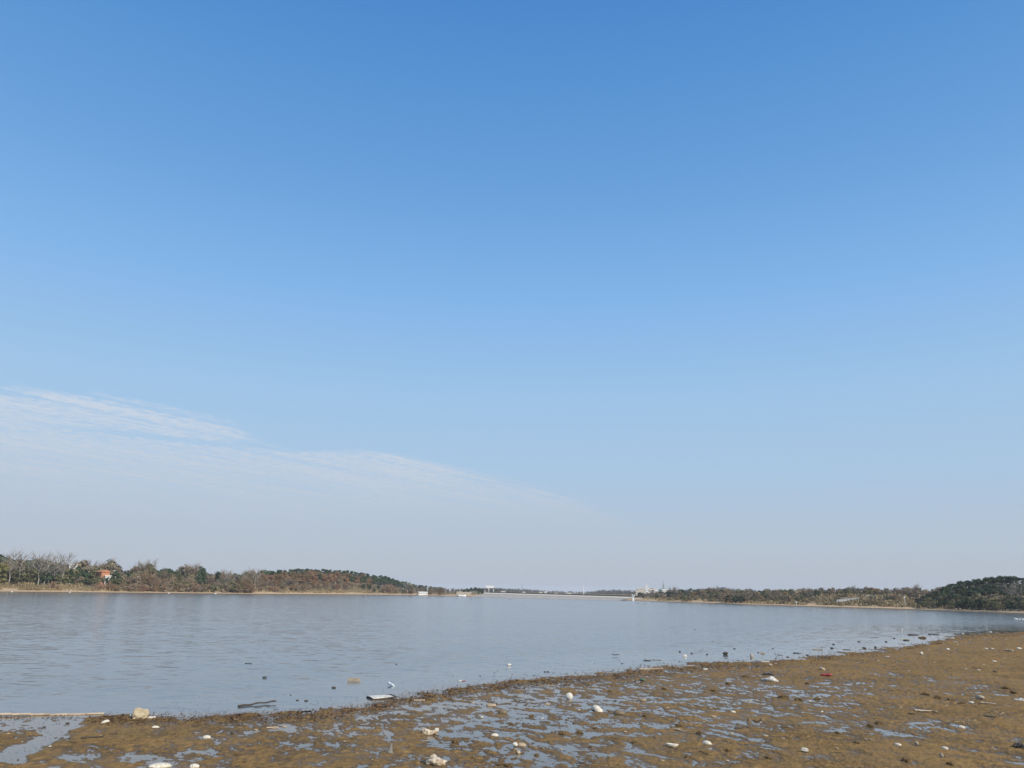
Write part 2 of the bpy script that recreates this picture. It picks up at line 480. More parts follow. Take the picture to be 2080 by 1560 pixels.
# ------------------------------------------------------------------ lake
waz = np.concatenate([np.linspace(-math.pi, -.75, 40)[:-1], np.linspace(-.75, .75, 420), np.linspace(.75, math.pi, 40)[1:]])
wr_ = np.concatenate([np.geomspace(0.5, 7, 8)[:-1], np.geomspace(7, 90, 200)[:-1], np.geomspace(90, 900, 26)])
A, Rr = np.meshgrid(waz, wr_)
X, Y = (Rr * np.sin(A)).ravel(), (Rr * np.cos(A)).ravel()
na, nr = len(waz), len(wr_)
ii, jj = np.meshgrid(np.arange(nr - 1), np.arange(na - 1), indexing='ij')
q = (ii * na + jj).ravel()
F = np.stack([q, q + na, q + na + 1, q + 1], 1)[:, ::-1]
me = npmesh('lake_water', np.stack([X, Y, 0 * X], 1), F, [WATER], True)
sdv = -shore_dist(X, Y)
at = me.attributes.new('calm', 'FLOAT', 'POINT')
Rf = np.hypot(X, Y)
at.data.foreach_set('value', (0.02 + 0.98 * sstep(-0.005, 0.05, sdv / Rf) * (0.45 + 0.55 * sstep(0.03, 0.22, sdv / Rf))).astype(np.float32))
tag(link('lake_water', me), kind='structure')

# ------------------------------------------------------------------ land across the lake
WL = [(-900, 1190), (-200, 1200), (0, 1203), (250, 1205), (520, 1207.5), (700, 1208), (780, 1208.6), (850, 1209.6), (905, 1211), (985, 1212.8), (1100, 1215), (1200, 1217.7), (1290, 1220.4), (1400, 1224.4), (1500, 1228),
      (1600, 1231), (1700, 1234), (1800, 1237), (1860, 1238.7), (1950, 1242), (2080, 1247), (2300, 1256), (2800, 1278)]
WLX = np.array([p[0] for p in WL], float)
WLR = np.array([gp(*p)[:2] for p in WL]); WLR = np.hypot(WLR[:, 0], WLR[:, 1])
def Rw(px): return np.interp(px, WLX, WLR)
def Ph(px): return np.array([math.atan2(*ray(p, 1215)[:2]) for p in np.atleast_1d(px)])
SIL = [(-900, 1110), (-200, 1124), (0, 1128), (20, 1131), (50, 1131), (90, 1136), (120, 1141), (145, 1148), (155, 1140), (175, 1146), (195, 1144), (215, 1139), (235, 1149), (245, 1155), (270, 1147), (290, 1143),
       (305, 1152), (340, 1153), (360, 1150), (380, 1150), (400, 1150), (412, 1159), (440, 1161), (470, 1161), (490, 1161), (505, 1156), (520, 1157), (560, 1157), (600, 1155), (640, 1154), (680, 1156),
       (720, 1160), (760, 1167), (800, 1174), (830, 1183), (860, 1188), (890, 1193), (905, 1196), (960, 1196), (1280, 1204), (1300, 1203), (1330, 1200), (1360, 1196), (1400, 1195), (1440, 1194),
       (1480, 1192), (1492, 1195), (1520, 1195), (1560, 1196), (1600, 1194), (1640, 1195), (1700, 1192), (1740, 1193), (1760, 1191), (1800, 1194), (1840, 1192), (1870, 1193), (1885, 1196), (1910, 1192), (1940, 1183),
       (1970, 1178), (2000, 1173), (2030, 1169.5), (2060, 1169.5), (2080, 1171), (2150, 1176), (2300, 1182), (2800, 1200)]
def sil(px): return np.interp(px, [p[0] for p in SIL], [p[1] for p in SIL])
# column tables: beach width, beach top, bank top (reached at t=16 m), crest distance, crest tree height (0: no hill)
LT = [(-900, 8, .5, 1.8, 60, 0, 0), (0, 8, .45, 1.75, 60, 0, 0), (200, 8, .45, 1.6, 60, 0, 0), (270, 9, .4, .9, 60, 0, 0), (500, 9, .4, .9, 60, 4.5, 0), (540, 9, .5, 1.2, 65, 4.6, 1), (700, 9, .6, 1.4, 70, 4.8, 1), (850, 10, .5, 1.0, 70, 4.8, 1),
      (900, 14, .4, .9, 80, 4.8, .3), (930, 14, .5, 1.0, 80, 4.8, 0), (985, 10, 1.0, 1.2, 80, 4, 0), (1290, 9, .9, 1.0, 80, 4, 0), (1320, 6, .3, .8, 60, 4, 0), (1600, 6, .35, .9, 60, 4, 0), (1625, 6, .4, 1.2, 60, 4, 0), (1670, 7, .5, 2.9, 60, 4, 0), (1840, 7, .5, 3.0, 60, 4, 0), (1856, 7, .45, 2.0, 50, 4, 0),
      (1862, 6, .35, .8, 34, 2.6, .5), (1885, 6, .35, .9, 36, 2.8, 1), (2080, 6, .4, 1.0, 42, 3.2, 1), (2300, 6, .4, 1.0, 42, 3.2, 1), (2800, 6, .4, 1.0, 42, 3.2, .3)]
LTA = np.array(LT, float)
def lt(px, k): return np.interp(px, LTA[:, 0], LTA[:, k])
def _crest(p):
    D = Rw(p) + lt(p, 4)
    return max(0.0, zat(p, sil(p), D) - lt(p, 5)) * lt(p, 6)
CRX = np.arange(-900, 2801, 20.0)
CRZ = np.array([_crest(p) for p in CRX])
CRZ = np.convolve(np.pad(CRZ, 2, 'edge'), np.ones(5) / 5, 'valid')
def land_z(px, t):
    px = np.asarray(px, float); t = np.asarray(t, float)
    bw, bh, bk, tc = lt(px, 1), lt(px, 2), lt(px, 3), lt(px, 4)
    z = -0.35 + 0.35 * sstep(-4, 0, t) + (bh) * np.clip(t / bw, 0, 1) + (bk - bh) * sstep(bw, 17, t)
    cr = np.interp(px, CRX, CRZ)
    z = z + np.maximum(cr - bk, 0) * np.sin(np.clip((t - 10) / (tc - 10), 0, 1) * math.pi / 2) ** 1.15
    fall = np.where(cr > bk, (cr - bk) * sstep(tc + 15, tc + 150, t), 0)
    z = z - fall + 1.4 * sstep(30, 300, t)
    x = px * .02; jit = perlin(x * 3, t * .09, 7) * .35 * sstep(8, 30, t)
    return z + jit + 0.06 * perlin(px * .11, t * .4, 8) * sstep(0, 3, t)
LPX = np.arange(-900, 2801, 5.0)
LT_ = np.concatenate([np.arange(-4, 24, 1.2), np.geomspace(24, 150, 30), np.geomspace(170, 3400, 20)])
az = Ph(LPX)
base_r = Rw(LPX)
Rr = base_r[None, :] + LT_[:, None]
A = np.broadcast_to(az[None, :], Rr.shape)
Z = land_z(np.broadcast_to(LPX[None, :], Rr.shape), np.broadcast_to(LT_[:, None], Rr.shape))
na, nr = len(LPX), len(LT_)
ii, jj = np.meshgrid(np.arange(nr - 1), np.arange(na - 1), indexing='ij')
q = (ii * na + jj).ravel()
F = np.stack([q, q + na, q + na + 1, q + 1], 1)[:, ::-1]
tag(link('far_shore_ground', npmesh('far_shore_ground', np.stack([(Rr * np.sin(A)).ravel(), (Rr * np.cos(A)).ravel(), Z.ravel()], 1), F, [LAND], True)), kind='structure')

def on_land(px, t):
    D = float(Rw(px)) + t
    v = ray(px, 1215); a = math.atan2(v.x, v.y)
    return Vector((D * math.sin(a), D * math.cos(a), float(land_z(px, t)))), D, a

# ------------------------------------------------------------------ plants
def ribbon(P0, P1, w0, w1, rng):
    """flat tapered ribbons between points, each turned at random about its own axis"""
    d = P1 - P0
    s = np.cross(d, rng.normal(size=d.shape))
    s /= np.linalg.norm(s, axis=1, keepdims=True) + 1e-9
    V = np.stack([P0 - s * w0[:, None], P0 + s * w0[:, None], P1 + s * w1[:, None], P1 - s * w1[:, None]], 1)
    return V.reshape(-1, 3), np.arange(len(P0) * 4).reshape(-1, 4)

def leaf_quads(P, Nrm, size, rng, aspect=1.3):
    a = np.cross(Nrm, rng.normal(size=P.shape)); a /= np.linalg.norm(a, axis=1, keepdims=True) + 1e-9
    bq = np.cross(Nrm, a)
    h = (size * rng.uniform(.6, 1.3, len(P)))[:, None]
    bend = Nrm * h * rng.uniform(-.35, .1, len(P))[:, None]
    V = np.stack([P - a * h * aspect + bend, P - bq * h, P + a * h * aspect + bend, P + bq * h], 1)
    return V.reshape(-1, 3), np.arange(len(P) * 4).reshape(-1, 4)

def crown_mesh(name, seed, mat, cz, rx, rz, lobes, per, leaf, lobe_r, flat=1.0, low=-.75):
    rng = np.random.default_rng(seed)
    V, T = [], []
    for i in range(lobes):
        zz = rng.uniform(low, 1); a = rng.uniform(0, 2 * math.pi); rad = math.sqrt(max(0, 1 - zz * zz)) * rng.uniform(.35, 1)
        c = np.array((math.cos(a) * rad * rx, math.sin(a) * rad * rx, cz + zz * rz * rng.uniform(.75, 1.02)))
        lr = lobe_r * rng.uniform(.6, 1.25)
        d = rng.normal(size=(per, 3)); d /= np.linalg.norm(d, axis=1, keepdims=True)
        P = c + d * (lr * rng.uniform(.55, 1.08, per))[:, None] * np.array((1, 1, .75 * flat))
        Nn = d + rng.normal(size=d.shape) * .34 + np.array((0, 0, .35)); Nn /= np.linalg.norm(Nn, axis=1, keepdims=True)
        v, _ = leaf_quads(P, Nn, leaf, rng)
        V.append(v); T.append(np.repeat(np.clip(rng.uniform(.1, .9) + rng.normal(0, .18, per), 0, 1), 4))
    V = np.vstack(V)
    return npmesh(name, V, np.arange(len(V)).reshape(-1, 4), [mat], False, np.concatenate(T))

def trunk_mesh(name, seed, mat, top, r, limbs=4, spread=.25, limb_top=.8):
    rng = random.Random(seed)
    bm = bmesh.new()
    def tube(pts, rads, n=5):
        rings = []
        for k, (p, rd) in enumerate(zip(pts, rads)):
            t = (pts[min(k + 1, len(pts) - 1)] - pts[max(k - 1, 0)]).normalized()
            s = t.cross(Vector((0.3, 1, .1))).normalized(); u = t.cross(s)
            rings.append([bm.verts.new(p + (s * math.cos(j * 2 * math.pi / n) + u * math.sin(j * 2 * math.pi / n)) * rd) for j in range(n)])
        for a, b_ in zip(rings, rings[1:]):
            for j in range(n):
                bm.faces.new((a[j], a[(j + 1) % n], b_[(j + 1) % n], b_[j]))
    P = [Vector((rng.uniform(-.02, .02) * k, rng.uniform(-.02, .02) * k, -.03 + top * k / 4)) for k in range(5)]
    tube(P, [r * (1.25 - .2 * k) for k in range(5)])
    for i in range(limbs):
        b0 = P[rng.choice((2, 3, 4))]
        a = rng.uniform(0, 6.28)
        e = Vector((math.cos(a) * spread * rng.uniform(.5, 1), math.sin(a) * spread * rng.uniform(.5, 1), limb_top * rng.uniform(.75, 1)))
        m = b0.lerp(e, .5) + Vector((0, 0, -.03))
        tube([b0, m, e], [r * .55, r * .35, r * .12], 4)
    return bm_mesh(name, bm, [mat])

def twig_mesh(name, seed, mat, shape='tree', n1=7, n2=5, n3=9, w=.006, rx=.33, base=.3, top=1.0):
    """leafless branching: limbs > branches > twigs, as thin ribbons"""
    rng = np.random.default_rng(seed)
    P0, P1, W0, W1, T = [], [], [], [], []
    def seg(a, b_, w0, w1, t):
        P0.append(a); P1.append(b_); W0.append(w0); W1.append(w1); T.append(t)
    for i in range(n1):
        a = rng.uniform(0, 6.283)
        if shape == 'dome':
            s = np.array((rng.normal(0, .06), rng.normal(0, .06), 0.0))
            el = rng.uniform(.25, 1.5)
            e = np.array((math.cos(a) * math.cos(el) * rx, math.sin(a) * math.cos(el) * rx, .08 + math.sin(el) * .85)) * rng.uniform(.75, 1)
        elif shape == 'pole':
            s = np.array((0, 0, base + (top - base) * rng.uniform(0, .75)))
            e = s + np.array((math.cos(a) * rx * .6, math.sin(a) * rx * .6, rng.uniform(.14, .3)))
        else:
            s = np.array((0, 0, base * rng.uniform(.75, 1.3)))
            e = np.array((math.cos(a) * rx * rng.uniform(.2, .95), math.sin(a) * rx * rng.uniform(.2, .95), rng.uniform(.66, .93)))
        m = (s + e) / 2 + rng.normal(0, .025, 3)
        seg(s, m, w * 2.2, w * 1.6, .3); seg(m, e, w * 1.6, w * .8, .35)
        for j in range(n2):
            f = rng.uniform(.3, 1)
            p = m + (e - m) * f if f > .5 else s + (m - s) * f * 2
            d = (e - s) * rng.uniform(.25, .5) + rng.normal(0, .09, 3) * np.array((1, 1, .7)) + np.array((0, 0, .03))
            pe = p + d
            seg(p, pe, w * 1.1, w * .6, .5)
            for k in range(n3):
                q_ = p + (pe - p) * rng.uniform(.2, 1)
                dd = d / np.linalg.norm(d) * .07 + rng.normal(0, .055, 3) + np.array((0, 0, .035))
                seg(q_, q_ + dd, w * .55, w * .25, rng.uniform(.3, 1))
    V, F = ribbon(np.array(P0), np.array(P1), np.array(W0), np.array(W1), rng)
    V[:, 2] = np.maximum(V[:, 2], 0)
    return npmesh(name, V, F, [mat], False, np.repeat(np.array(T), 4))

BARK = simple('bark', (0.11, 0.085, 0.065), (0.06, 0.05, 0.04), 8, .9)
PALE_BARK = simple('pale_bark', (0.42, 0.38, 0.32), (0.26, 0.23, 0.19), 8, .85)
F_PINE = foliage('pine_needles', (0.028, 0.048, 0.022), (0.070, 0.095, 0.040), .2)
F_OAK = foliage('rust_oak_leaves', (0.145, 0.086, 0.042), (0.275, 0.168, 0.082), .2)
F_EVER = foliage('evergreen_leaves', (0.026, 0.046, 0.022), (0.064, 0.092, 0.040), .25)
F_OLIVE = foliage('olive_leaves', (0.090, 0.092, 0.042), (0.185, 0.170, 0.080), .25)
F_GREY = foliage('faded_leaves', (0.150, 0.122, 0.078), (0.275, 0.222, 0.140), .2)
F_WILLOW = foliage('willow_leaves', (0.14, 0.14, 0.045), (0.22, 0.20, 0.075), .15)
TWIG = foliage('twigs', (0.135, 0.102, 0.070), (0.28, 0.215, 0.150), .2)
TWIG_RED = foliage('red_twigs', (0.165, 0.108, 0.066), (0.31, 0.205, 0.130), .15)
TWIG_PALE = foliage('pale_twigs', (0.16, 0.138, 0.11), (0.31, 0.275, 0.225), .15)

def variants(fn, n):
    return [fn(i) for i in range(n)]
KIND = {}
def kind(key, name, cat, parts, n, width):
    KIND[key] = dict(name=name, cat=cat, width=width, meshes=[[(pn, fn(i)) for pn, fn in parts] for i in range(n)])
kind('pine', 'pine_tree', 'tree', [('trunk', lambda i: trunk_mesh('pine_trunk', i, BARK, .72, .022)), ('crown', lambda i: crown_mesh('pine_crown', 10 + i, F_PINE, .66, .30, .26, 13, 55, .042, .14, .8, -.6))], 5, .75)
kind('oak', 'oak_tree', 'tree', [('trunk', lambda i: trunk_mesh('oak_trunk', 20 + i, BARK, .5, .026)), ('crown', lambda i: crown_mesh('oak_crown', 30 + i, F_OAK, .55, .36, .38, 17, 55, .036, .15, .9, -.95))], 5, .85)
kind('ever', 'evergreen_tree', 'tree', [('trunk', lambda i: trunk_mesh('evergreen_trunk', 40 + i, BARK, .5, .024)), ('crown', lambda i: crown_mesh('evergreen_crown', 50 + i, F_EVER, .52, .34, .44, 17, 50, .042, .14, 1, -1))], 5, .8)
kind('olive', 'broadleaf_tree', 'tree', [('trunk', lambda i: trunk_mesh('broadleaf_trunk', 60 + i, BARK, .5, .024)), ('crown', lambda i: crown_mesh('broadleaf_crown', 70 + i, F_OLIVE, .55, .36, .40, 16, 45, .036, .15, 1, -1))], 4, .85)
kind('grey', 'faded_tree', 'tree', [('trunk', lambda i: trunk_mesh('faded_trunk', 80 + i, BARK, .5, .022)), ('crown', lambda i: crown_mesh('faded_crown', 90 + i, F_GREY, .52, .36, .42, 16, 42, .034, .15, 1, -1)), ('branches', lambda i: twig_mesh('faded_branches', 100 + i, TWIG, 'tree', 8, 5, 7, .006, .36))], 4, .85)
kind('bare', 'bare_tree', 'tree', [('trunk', lambda i: trunk_mesh('bare_trunk', 110 + i, BARK, .42, .020, 3)), ('crown', lambda i: twig_mesh('bare_crown', 120 + i, TWIG, 'tree', 11, 7, 12, .0075, .40))], 4, .85)
kind('pale', 'bare_poplar', 'tree', [('trunk', lambda i: trunk_mesh('poplar_trunk', 130 + i, PALE_BARK, .93, .013, 0)), ('crown', lambda i: twig_mesh('poplar_crown', 140 + i, TWIG_PALE, 'pole', 16, 3, 4, .006, .26, .3, 1))], 4, .4)
kind('dome', 'bare_shrub', 'shrub', [('stem', lambda i: trunk_mesh('shrub_stem', 150 + i, BARK, .3, .03, 4, .3, .5)), ('crown', lambda i: twig_mesh('bare_shrub_crown', 160 + i, TWIG_RED, 'dome', 34, 6, 9, .010, .8))], 3, 1.6)
kind('bush', 'leafy_shrub', 'shrub', [('stem', lambda i: trunk_mesh('bush_stem', 170 + i, BARK, .4, .03, 3, .3, .6)), ('crown', lambda i: crown_mesh('bush_crown', 180 + i, F_OLIVE, .45, .55, .45, 14, 42, .06, .22, .9, -.9))], 3, 1.3)
kind('tan', 'dry_shrub', 'shrub', [('stem', lambda i: trunk_mesh('dry_shrub_stem', 190 + i, BARK, .4, .03, 3, .3, .6)), ('crown', lambda i: crown_mesh('dry_shrub_crown', 200 + i, F_GREY, .42, .6, .45, 12, 30, .055, .22, .9, -.9)), ('twig_crown', lambda i: twig_mesh('dry_shrub_twigs', 210 + i, TWIG_RED, 'dome', 16, 5, 7, .009, .75))], 3, 1.4)
kind('willow', 'willow_tree', 'tree', [('trunk', lambda i: trunk_mesh('willow_trunk', 220 + i, BARK, .5, .024)), ('crown', lambda i: crown_mesh('willow_crown', 230 + i, F_WILLOW, .5, .36, .45, 18, 45, .036, .15, 1, -1))], 1, .85)

DESC = dict(pine=['dark green pine', 'rounded dark pine'], oak=['rust brown oak', 'brown leaved oak'], ever=['dark evergreen tree', 'dense green tree'], olive=['olive green tree', 'dull green tree'],
            grey=['grey brown faded tree', 'faded brown tree'], bare=['leafless grey tree', 'bare grey brown tree'], pale=['pale bare poplar', 'white stemmed tree'],
            dome=['domed leafless shrub', 'reddish twig shrub'], bush=['low olive shrub', 'dull green shrub'], tan=['dry tan shrub', 'straw brown bush'], willow=['yellow green willow', 'yellowish willow'])
# things a viewer finds on each shore, by pixel column
LM = dict(left=[(0, 'the yellow green willow'), (50, 'the dark grove'), (85, 'the pale poplars'), (138, 'the white wall'), (207, 'the orange house'), (292, 'the round broadleaf tree'), (355, 'the brown thicket'), (402, 'the tufted tree'), (498, 'the domed shrub')],
          hill=[(498, 'the domed shrub'), (535, 'the lone rust oak'), (575, 'the dark gap'), (610, 'the oak slope'), (640, 'the hilltop'), (685, 'the tallest oaks'), (725, 'the sandy bluff'), (765, 'the green flank'), (800, 'the falling ridge'), (827, 'the feathery pale tree'), (858, 'the white shed')],
          mid=[(890, 'the white shed'), (938, 'the moored boat'), (965, 'the round grove'), (994, 'the white hall')],
          wood=[(1286, 'the intake tower'), (1315, 'the white tower'), (1348, 'the radio mast'), (1420, 'the pale thicket'), (1470, 'the blue green rise'), (1505, 'the dark waterside bush'), (1617, 'the shore post'), (1720, 'the white track'), (1800, 'the grassy bank'), (1855, 'the wooded point')],
          point=[(1855, 'the grassy bank'), (1868, 'the tip of the point'), (1905, 'the dark hollow at the water'), (1940, 'the steep shoulder'), (1985, 'the even slope'), (2045, 'the crest'), (2075, 'the pale bare trees')])
PLACE = dict(left='on the low bank', hill='on the wooded hill', mid='on the sandy spit', wood='in the long wood', point='on the wooded point')
GROUP = dict(left='trees and shrubs of the low bank', hill='trees and shrubs of the wooded hill', mid='trees on the sandy spit', wood='trees and shrubs of the long wood', point='trees and shrubs of the wooded point')
USED = {}
TALL = dict(dome=1.4, bush=1.6, tan=1.4)
def tree_label(k, px, stand, row, h):
    d = DESC[k][0 if h > TALL.get(k, 4.2) else 1]
    near = sorted(LM[stand], key=lambda q: abs(q[0] - px))
    rw = ('waterside', 'midslope', 'skyline')[row] if stand in ('hill', 'point') else ('waterside', 'middle row', 'skyline')[row]
    def rel(q, fine):
        e = abs(px - q[0])
        sd_ = 'left of' if px < q[0] else 'right of'
        return f'{("just " if e < 16 else "well " if e > 45 else "") if fine else ""}{sd_} {q[1]}'
    size = 'tall ' if h > 1.25 * TALL.get(k, 4.2) else 'low ' if h < .7 * TALL.get(k, 4.2) else ''
    pl = PLACE[stand]
    tries = [f'{rw} {d} {pl}, {rel(near[0], True)}', f'{size}{rw} {d} {pl}, {rel(near[0], True)}']
    if len(near) > 1:
        tries += [f'{rw} {d} {rel(near[0], False)} and {rel(near[1], False)}', f'{size}{rw} {d} {rel(near[0], False)} and {rel(near[1], False)}']
    tries += [t.replace(' ' + pl, '') for t in tries[:2]]
    for q in near[1:3]:
        tries += [f'{rw} {d} {rel(q, True)}', f'{size}{rw} {d} {rel(q, True)}']
    for t in tries:
        if t not in USED and len(t.split()) <= 16:
            USED[t] = 1
            return t
    return min(tries[:2], key=lambda t: len(t.split()))
def plant(k, px, t, ytop, stand, row, label=None, wide=1.0, hmax=9.0):
    p, D, a = on_land(px, t)
    h = zat(px, ytop, D) - p.z
    if h < .5:
        h = .5
    h = min(h, hmax)
    K = KIND[k]
    ms = K['meshes'][rnd.randrange(len(K['meshes']))]
    root = link(K['name'], None, None, p, rnd.uniform(0, 6.28), (h * wide, h * wide, h))
    lb = label or tree_label(k, px, stand, row, h)
    tag(root, lb, K['cat'], GROUP[stand])
    for pn, me in ms:
        link(pn, me, root, scale=(.9, .9, .8) if pn == 'branches' else None)
    return root
def pick(opts):
    ks, ws = zip(*opts)
    return rnd.choices(ks, ws)[0]
jt = lambda s: rnd.uniform(-s, s)

# -- low bank on the left
for px, top, k, t, lb in [(-4, 1143, 'willow', 16, 'yellow green willow at the left end of the low bank'), (215, 1139, 'grey', 40, 'big round grey brown tree behind the orange house'), (155, 1138, 'grey', 40, 'rounded grey tree just right of the white wall'),
                       (292, 1142, 'olive', 40, 'round headed broadleaf tree standing above its neighbours on the low bank'), (402, 1147, 'ever', 36, 'dark tufted tree on a tall stem above the brown thicket'),
                       (508, 1155, 'oak', 40, 'lone rust brown oak where the low bank meets the hill'), (270, 1146, 'grey', 44, 'pale faded tree left of the round headed broadleaf tree'),
                       (370, 1149, 'grey', 40, 'broad brown thicket tree left of the tufted tree'), (335, 1150, 'ever', 40, 'small dark topped tree between the broadleaf tree and the brown thicket'),
                       (174, 1146, 'bare', 42, 'sloping grey tree between the grey round tree and the big brown one'), (498, 1177, 'dome', 8, 'large domed leafless shrub at the foot of the wooded hill')]:
    plant(k, px, t, top, 'left', 2, lb, wide={402: .7, 498: 1.0, 370: 1.5}.get(px, 1))
for px, top in [(12, 1124), (30, 1127), (62, 1130), (72, 1131), (84, 1129), (92, 1134), (100, 1138), (108, 1136), (119, 1128), (491, 1161), (516, 1160), (455, 1164)]:
    plant('pale', px, rnd.uniform(15, 26), top, 'left', 2, wide=rnd.uniform(.9, 1.5))
for px in np.arange(-130, 520, 14.5):
    px = float(px) + jt(5)
    k = pick([('ever', 6 if px < 110 or 220 < px < 420 else 1.5), ('grey', 2.5), ('bare', 1.2), ('olive', 3.5 if px > 120 else 1)])
    plant(k, px, rnd.uniform(34, 50), sil(px) + rnd.uniform(1, 6), 'left', 2)
for px in np.arange(-130, 520, 15):
    px = float(px) + jt(6)
    if 190 < px < 224 or 127 < px < 150: continue
    k = pick([('ever', 6 if px < 350 else 2), ('bare', 1.2), ('olive', 3.5), ('grey', 2)])
    plant(k, px, rnd.uniform(22, 32), sil(px) + rnd.uniform(9, 17), 'left', 1)
for px in np.arange(-130, 520, 13):
    px = float(px) + jt(6)
    house_front = 188 < px < 228
    k = pick([('ever', 3), ('olive', 5), ('bush', 2), ('grey', 1), ('bare', .8), ('dome', .6)] if px < 230 else [('bare', 1.5), ('olive', 4), ('grey', 2), ('tan', 2), ('bush', 2.5), ('dome', 1), ('ever', 1)])
    plant(k, px, rnd.uniform(16.5, 21) if px < 230 else rnd.uniform(10, 18), min(sil(px) + rnd.uniform(21, 30), 1186) if not house_front else rnd.uniform(1169, 1173), 'left', 0, wide=rnd.uniform(1, 1.35))
for px in list(np.arange(228, 520, 15)):
    px = float(px) + jt(5)
    plant(pick([('tan', 4), ('dome', 2), ('bush', 1)]), px, rnd.uniform(8, 11), rnd.uniform(1184, 1192), 'left', 0, wide=rnd.uniform(1, 1.4))
for px, w in [(105, 1.3), (198, .8), (218, 1.0)]:
    plant('dome', px, 9, 1184, 'left', 0, wide=w)

for px in (129, 134, 139, 144, 148):
    plant('olive' if px % 2 else 'ever', px, 26, 1152 + jt(.8), 'left', 1)
# -- wooded hill
for i, px in enumerate(np.arange(524, 900, 8.5)):
    px = float(px) + jt(3)
    plant('pine', px, float(lt(px, 4)) - rnd.uniform(0, 10), sil(px) + rnd.uniform(-1, 1.5), 'hill', 2)
for row, (t0, t1) in enumerate([(50, 58), (38, 46), (27, 34)]):
    for px in np.arange(528 + row * 4, 882, 11):
        px = float(px) + jt(4)
        oakp = np.interp(px, [520, 560, 700, 740, 780], [.6, .95, .95, .5, 0])
        if px > 850 and row < 1: continue
        k = 'oak' if rnd.random() < oakp else 'pine'
        t = rnd.uniform(t0, t1)
        p, D, a = on_land(px, t)
        hpx = rnd.uniform(4.2, 5.4) * FPX / D
        yg = 1204 + .02 * (px - 1040) - (p.z - HC) / D * FPX
        plant(k, px, t, max(yg - hpx, sil(px) + 2 + row * 2), 'hill', 1)
for row, (t0, t1, lo, hi) in enumerate([(17, 24, 22, 28), (10.5, 15, 12, 20)]):
    for px in np.arange(524 + row * 5, 905, 12):
        px = float(px) + jt(4)
        if 706 < px < 748 and row == 1: continue
        k = pick([('bare', 2.5), ('oak', 3 if px < 740 else .3), ('grey', 1.5), ('ever', .5 if px < 720 else 3), ('tan', 1.2 if row else 0), ('dome', 1.2 if row else .2)])
        s = float(np.interp(px, [680, 740, 800, 860], [1, .68, .5, .4]))
        plant(k, px, rnd.uniform(t0, t1), 1204 - rnd.uniform(lo, hi) * s, 'hill', 0, wide=rnd.uniform(1, 1.3))
plant('pale', 827, 13, 1184, 'hill', 0, 'pale feathery bare tree on the shore below the falling ridge', wide=2.0)
plant('grey', 834, 12, 1188, 'hill', 0, 'pale rounded bushy tree just left of the white shed', wide=1.4)
plant('dome', 790, 11, 1189, 'hill', 0, 'wide pale leafless shrub on the shore between the bluff and the shed', wide=1.3)

# -- spit behind the boat
for px, top, k in [(872, 1193, 'bare'), (880, 1194, 'grey'), (888, 1195, 'bare'), (894, 1192, 'ever'), (902, 1195, 'bare'), (909, 1196, 'grey'), (918, 1196, 'bare'), (926, 1197, 'grey'), (934, 1197, 'bare'), (942, 1196, 'ever'), (950, 1194, 'ever'), (957, 1193, 'pine'),
                   (965, 1192, 'pine'), (972, 1193, 'ever'), (979, 1195, 'ever'), (986, 1198, 'grey')]:
    plant(k, px, rnd.uniform(30, 50), top, 'mid', 2, wide=1.1)

# -- long wood on the right
for row, (t0, t1, dy0, dy1, step) in enumerate([(52, 75, 0, 2, 10.5), (36, 50, 4, 8, 11.5), (22, 32, 9, 14, 12.5), (8, 16, 14, 19, 12)]):
    for px in np.arange(1296 + row * 3, 1925, step):
        px = float(px) + jt(4)
        if px > 1630 and row >= 2: continue
        if 1640 < px < 1862 and row == 1: dyy = rnd.uniform(5, 8)
        else: dyy = rnd.uniform(dy0, dy1)
        k = pick([('grey', 7), ('bare', .5 if row == 0 else 1.5), ('olive', 3 if px < 1790 else .6), ('oak', 1.0 if px > 1480 else .3), ('ever', (3 if row == 0 or 1410 < px < 1500 and row < 2 else .8) if px < 1790 else .2)])
        if row == 3: k = pick([('bare', 2.5), ('grey', 5), ('tan', 3), ('olive', 2), ('dome', 1)])
        yt = sil(px) + dyy
        plant(k, px, rnd.uniform(t0, t1), yt, 'wood', 2 if row == 0 else (1 if row < 3 else 0), wide=rnd.uniform(1.15, 1.6))
for px, top, lb in [(1480, 1209, 'dark green waterside bush left of the tan clearing'), (1494, 1207, 'large dark waterside bush at the foot of the long wood'), (1507, 1209, 'dark round bush standing right at the water in the long wood')]:
    plant('ever', px, 7, top, 'wood', 0, lb, wide=1.4)
for px in np.arange(1636, 1856, 21):
    px = float(px) + jt(8)
    plant(pick([('tan', 4), ('dome', 2), ('bush', .7)]), px, rnd.uniform(8, 22), 1205, 'wood', 0, wide=rnd.uniform(1.3, 2.0), hmax=rnd.uniform(.5, 1.1))

# -- wooded point far right
PSIL = [(1855, 1236), (1862, 1231), (1868, 1220), (1880, 1208), (1895, 1201), (1912, 1194), (1930, 1187)]
def psil(px): return float(np.interp(px, [p[0] for p in PSIL], [p[1] for p in PSIL])) if px < 1930 else float(sil(px))
for row, (t0, t1) in enumerate([(36, 42), (29, 35), (22, 28), (16, 21)]):
    for px in np.arange(1864 + row * 5, 2200, 12):
        px = float(px) + jt(5)
        tc = float(lt(px, 4))
        t = rnd.uniform(t0, t1) * tc / 42
        p, D, a = on_land(px, t)
        yg = 1204 + .02 * (px - 1040) - (p.z - HC) / D * FPX
        hpx = rnd.uniform(2.6, 3.5) * FPX / D
        yt = psil(px) + rnd.uniform(-1, 1) if row == 0 else max(yg - hpx, psil(px) + 3 + row * 3)
        plant('pine', px, t, yt, 'point', 2 if row == 0 else 1, wide=1.15)
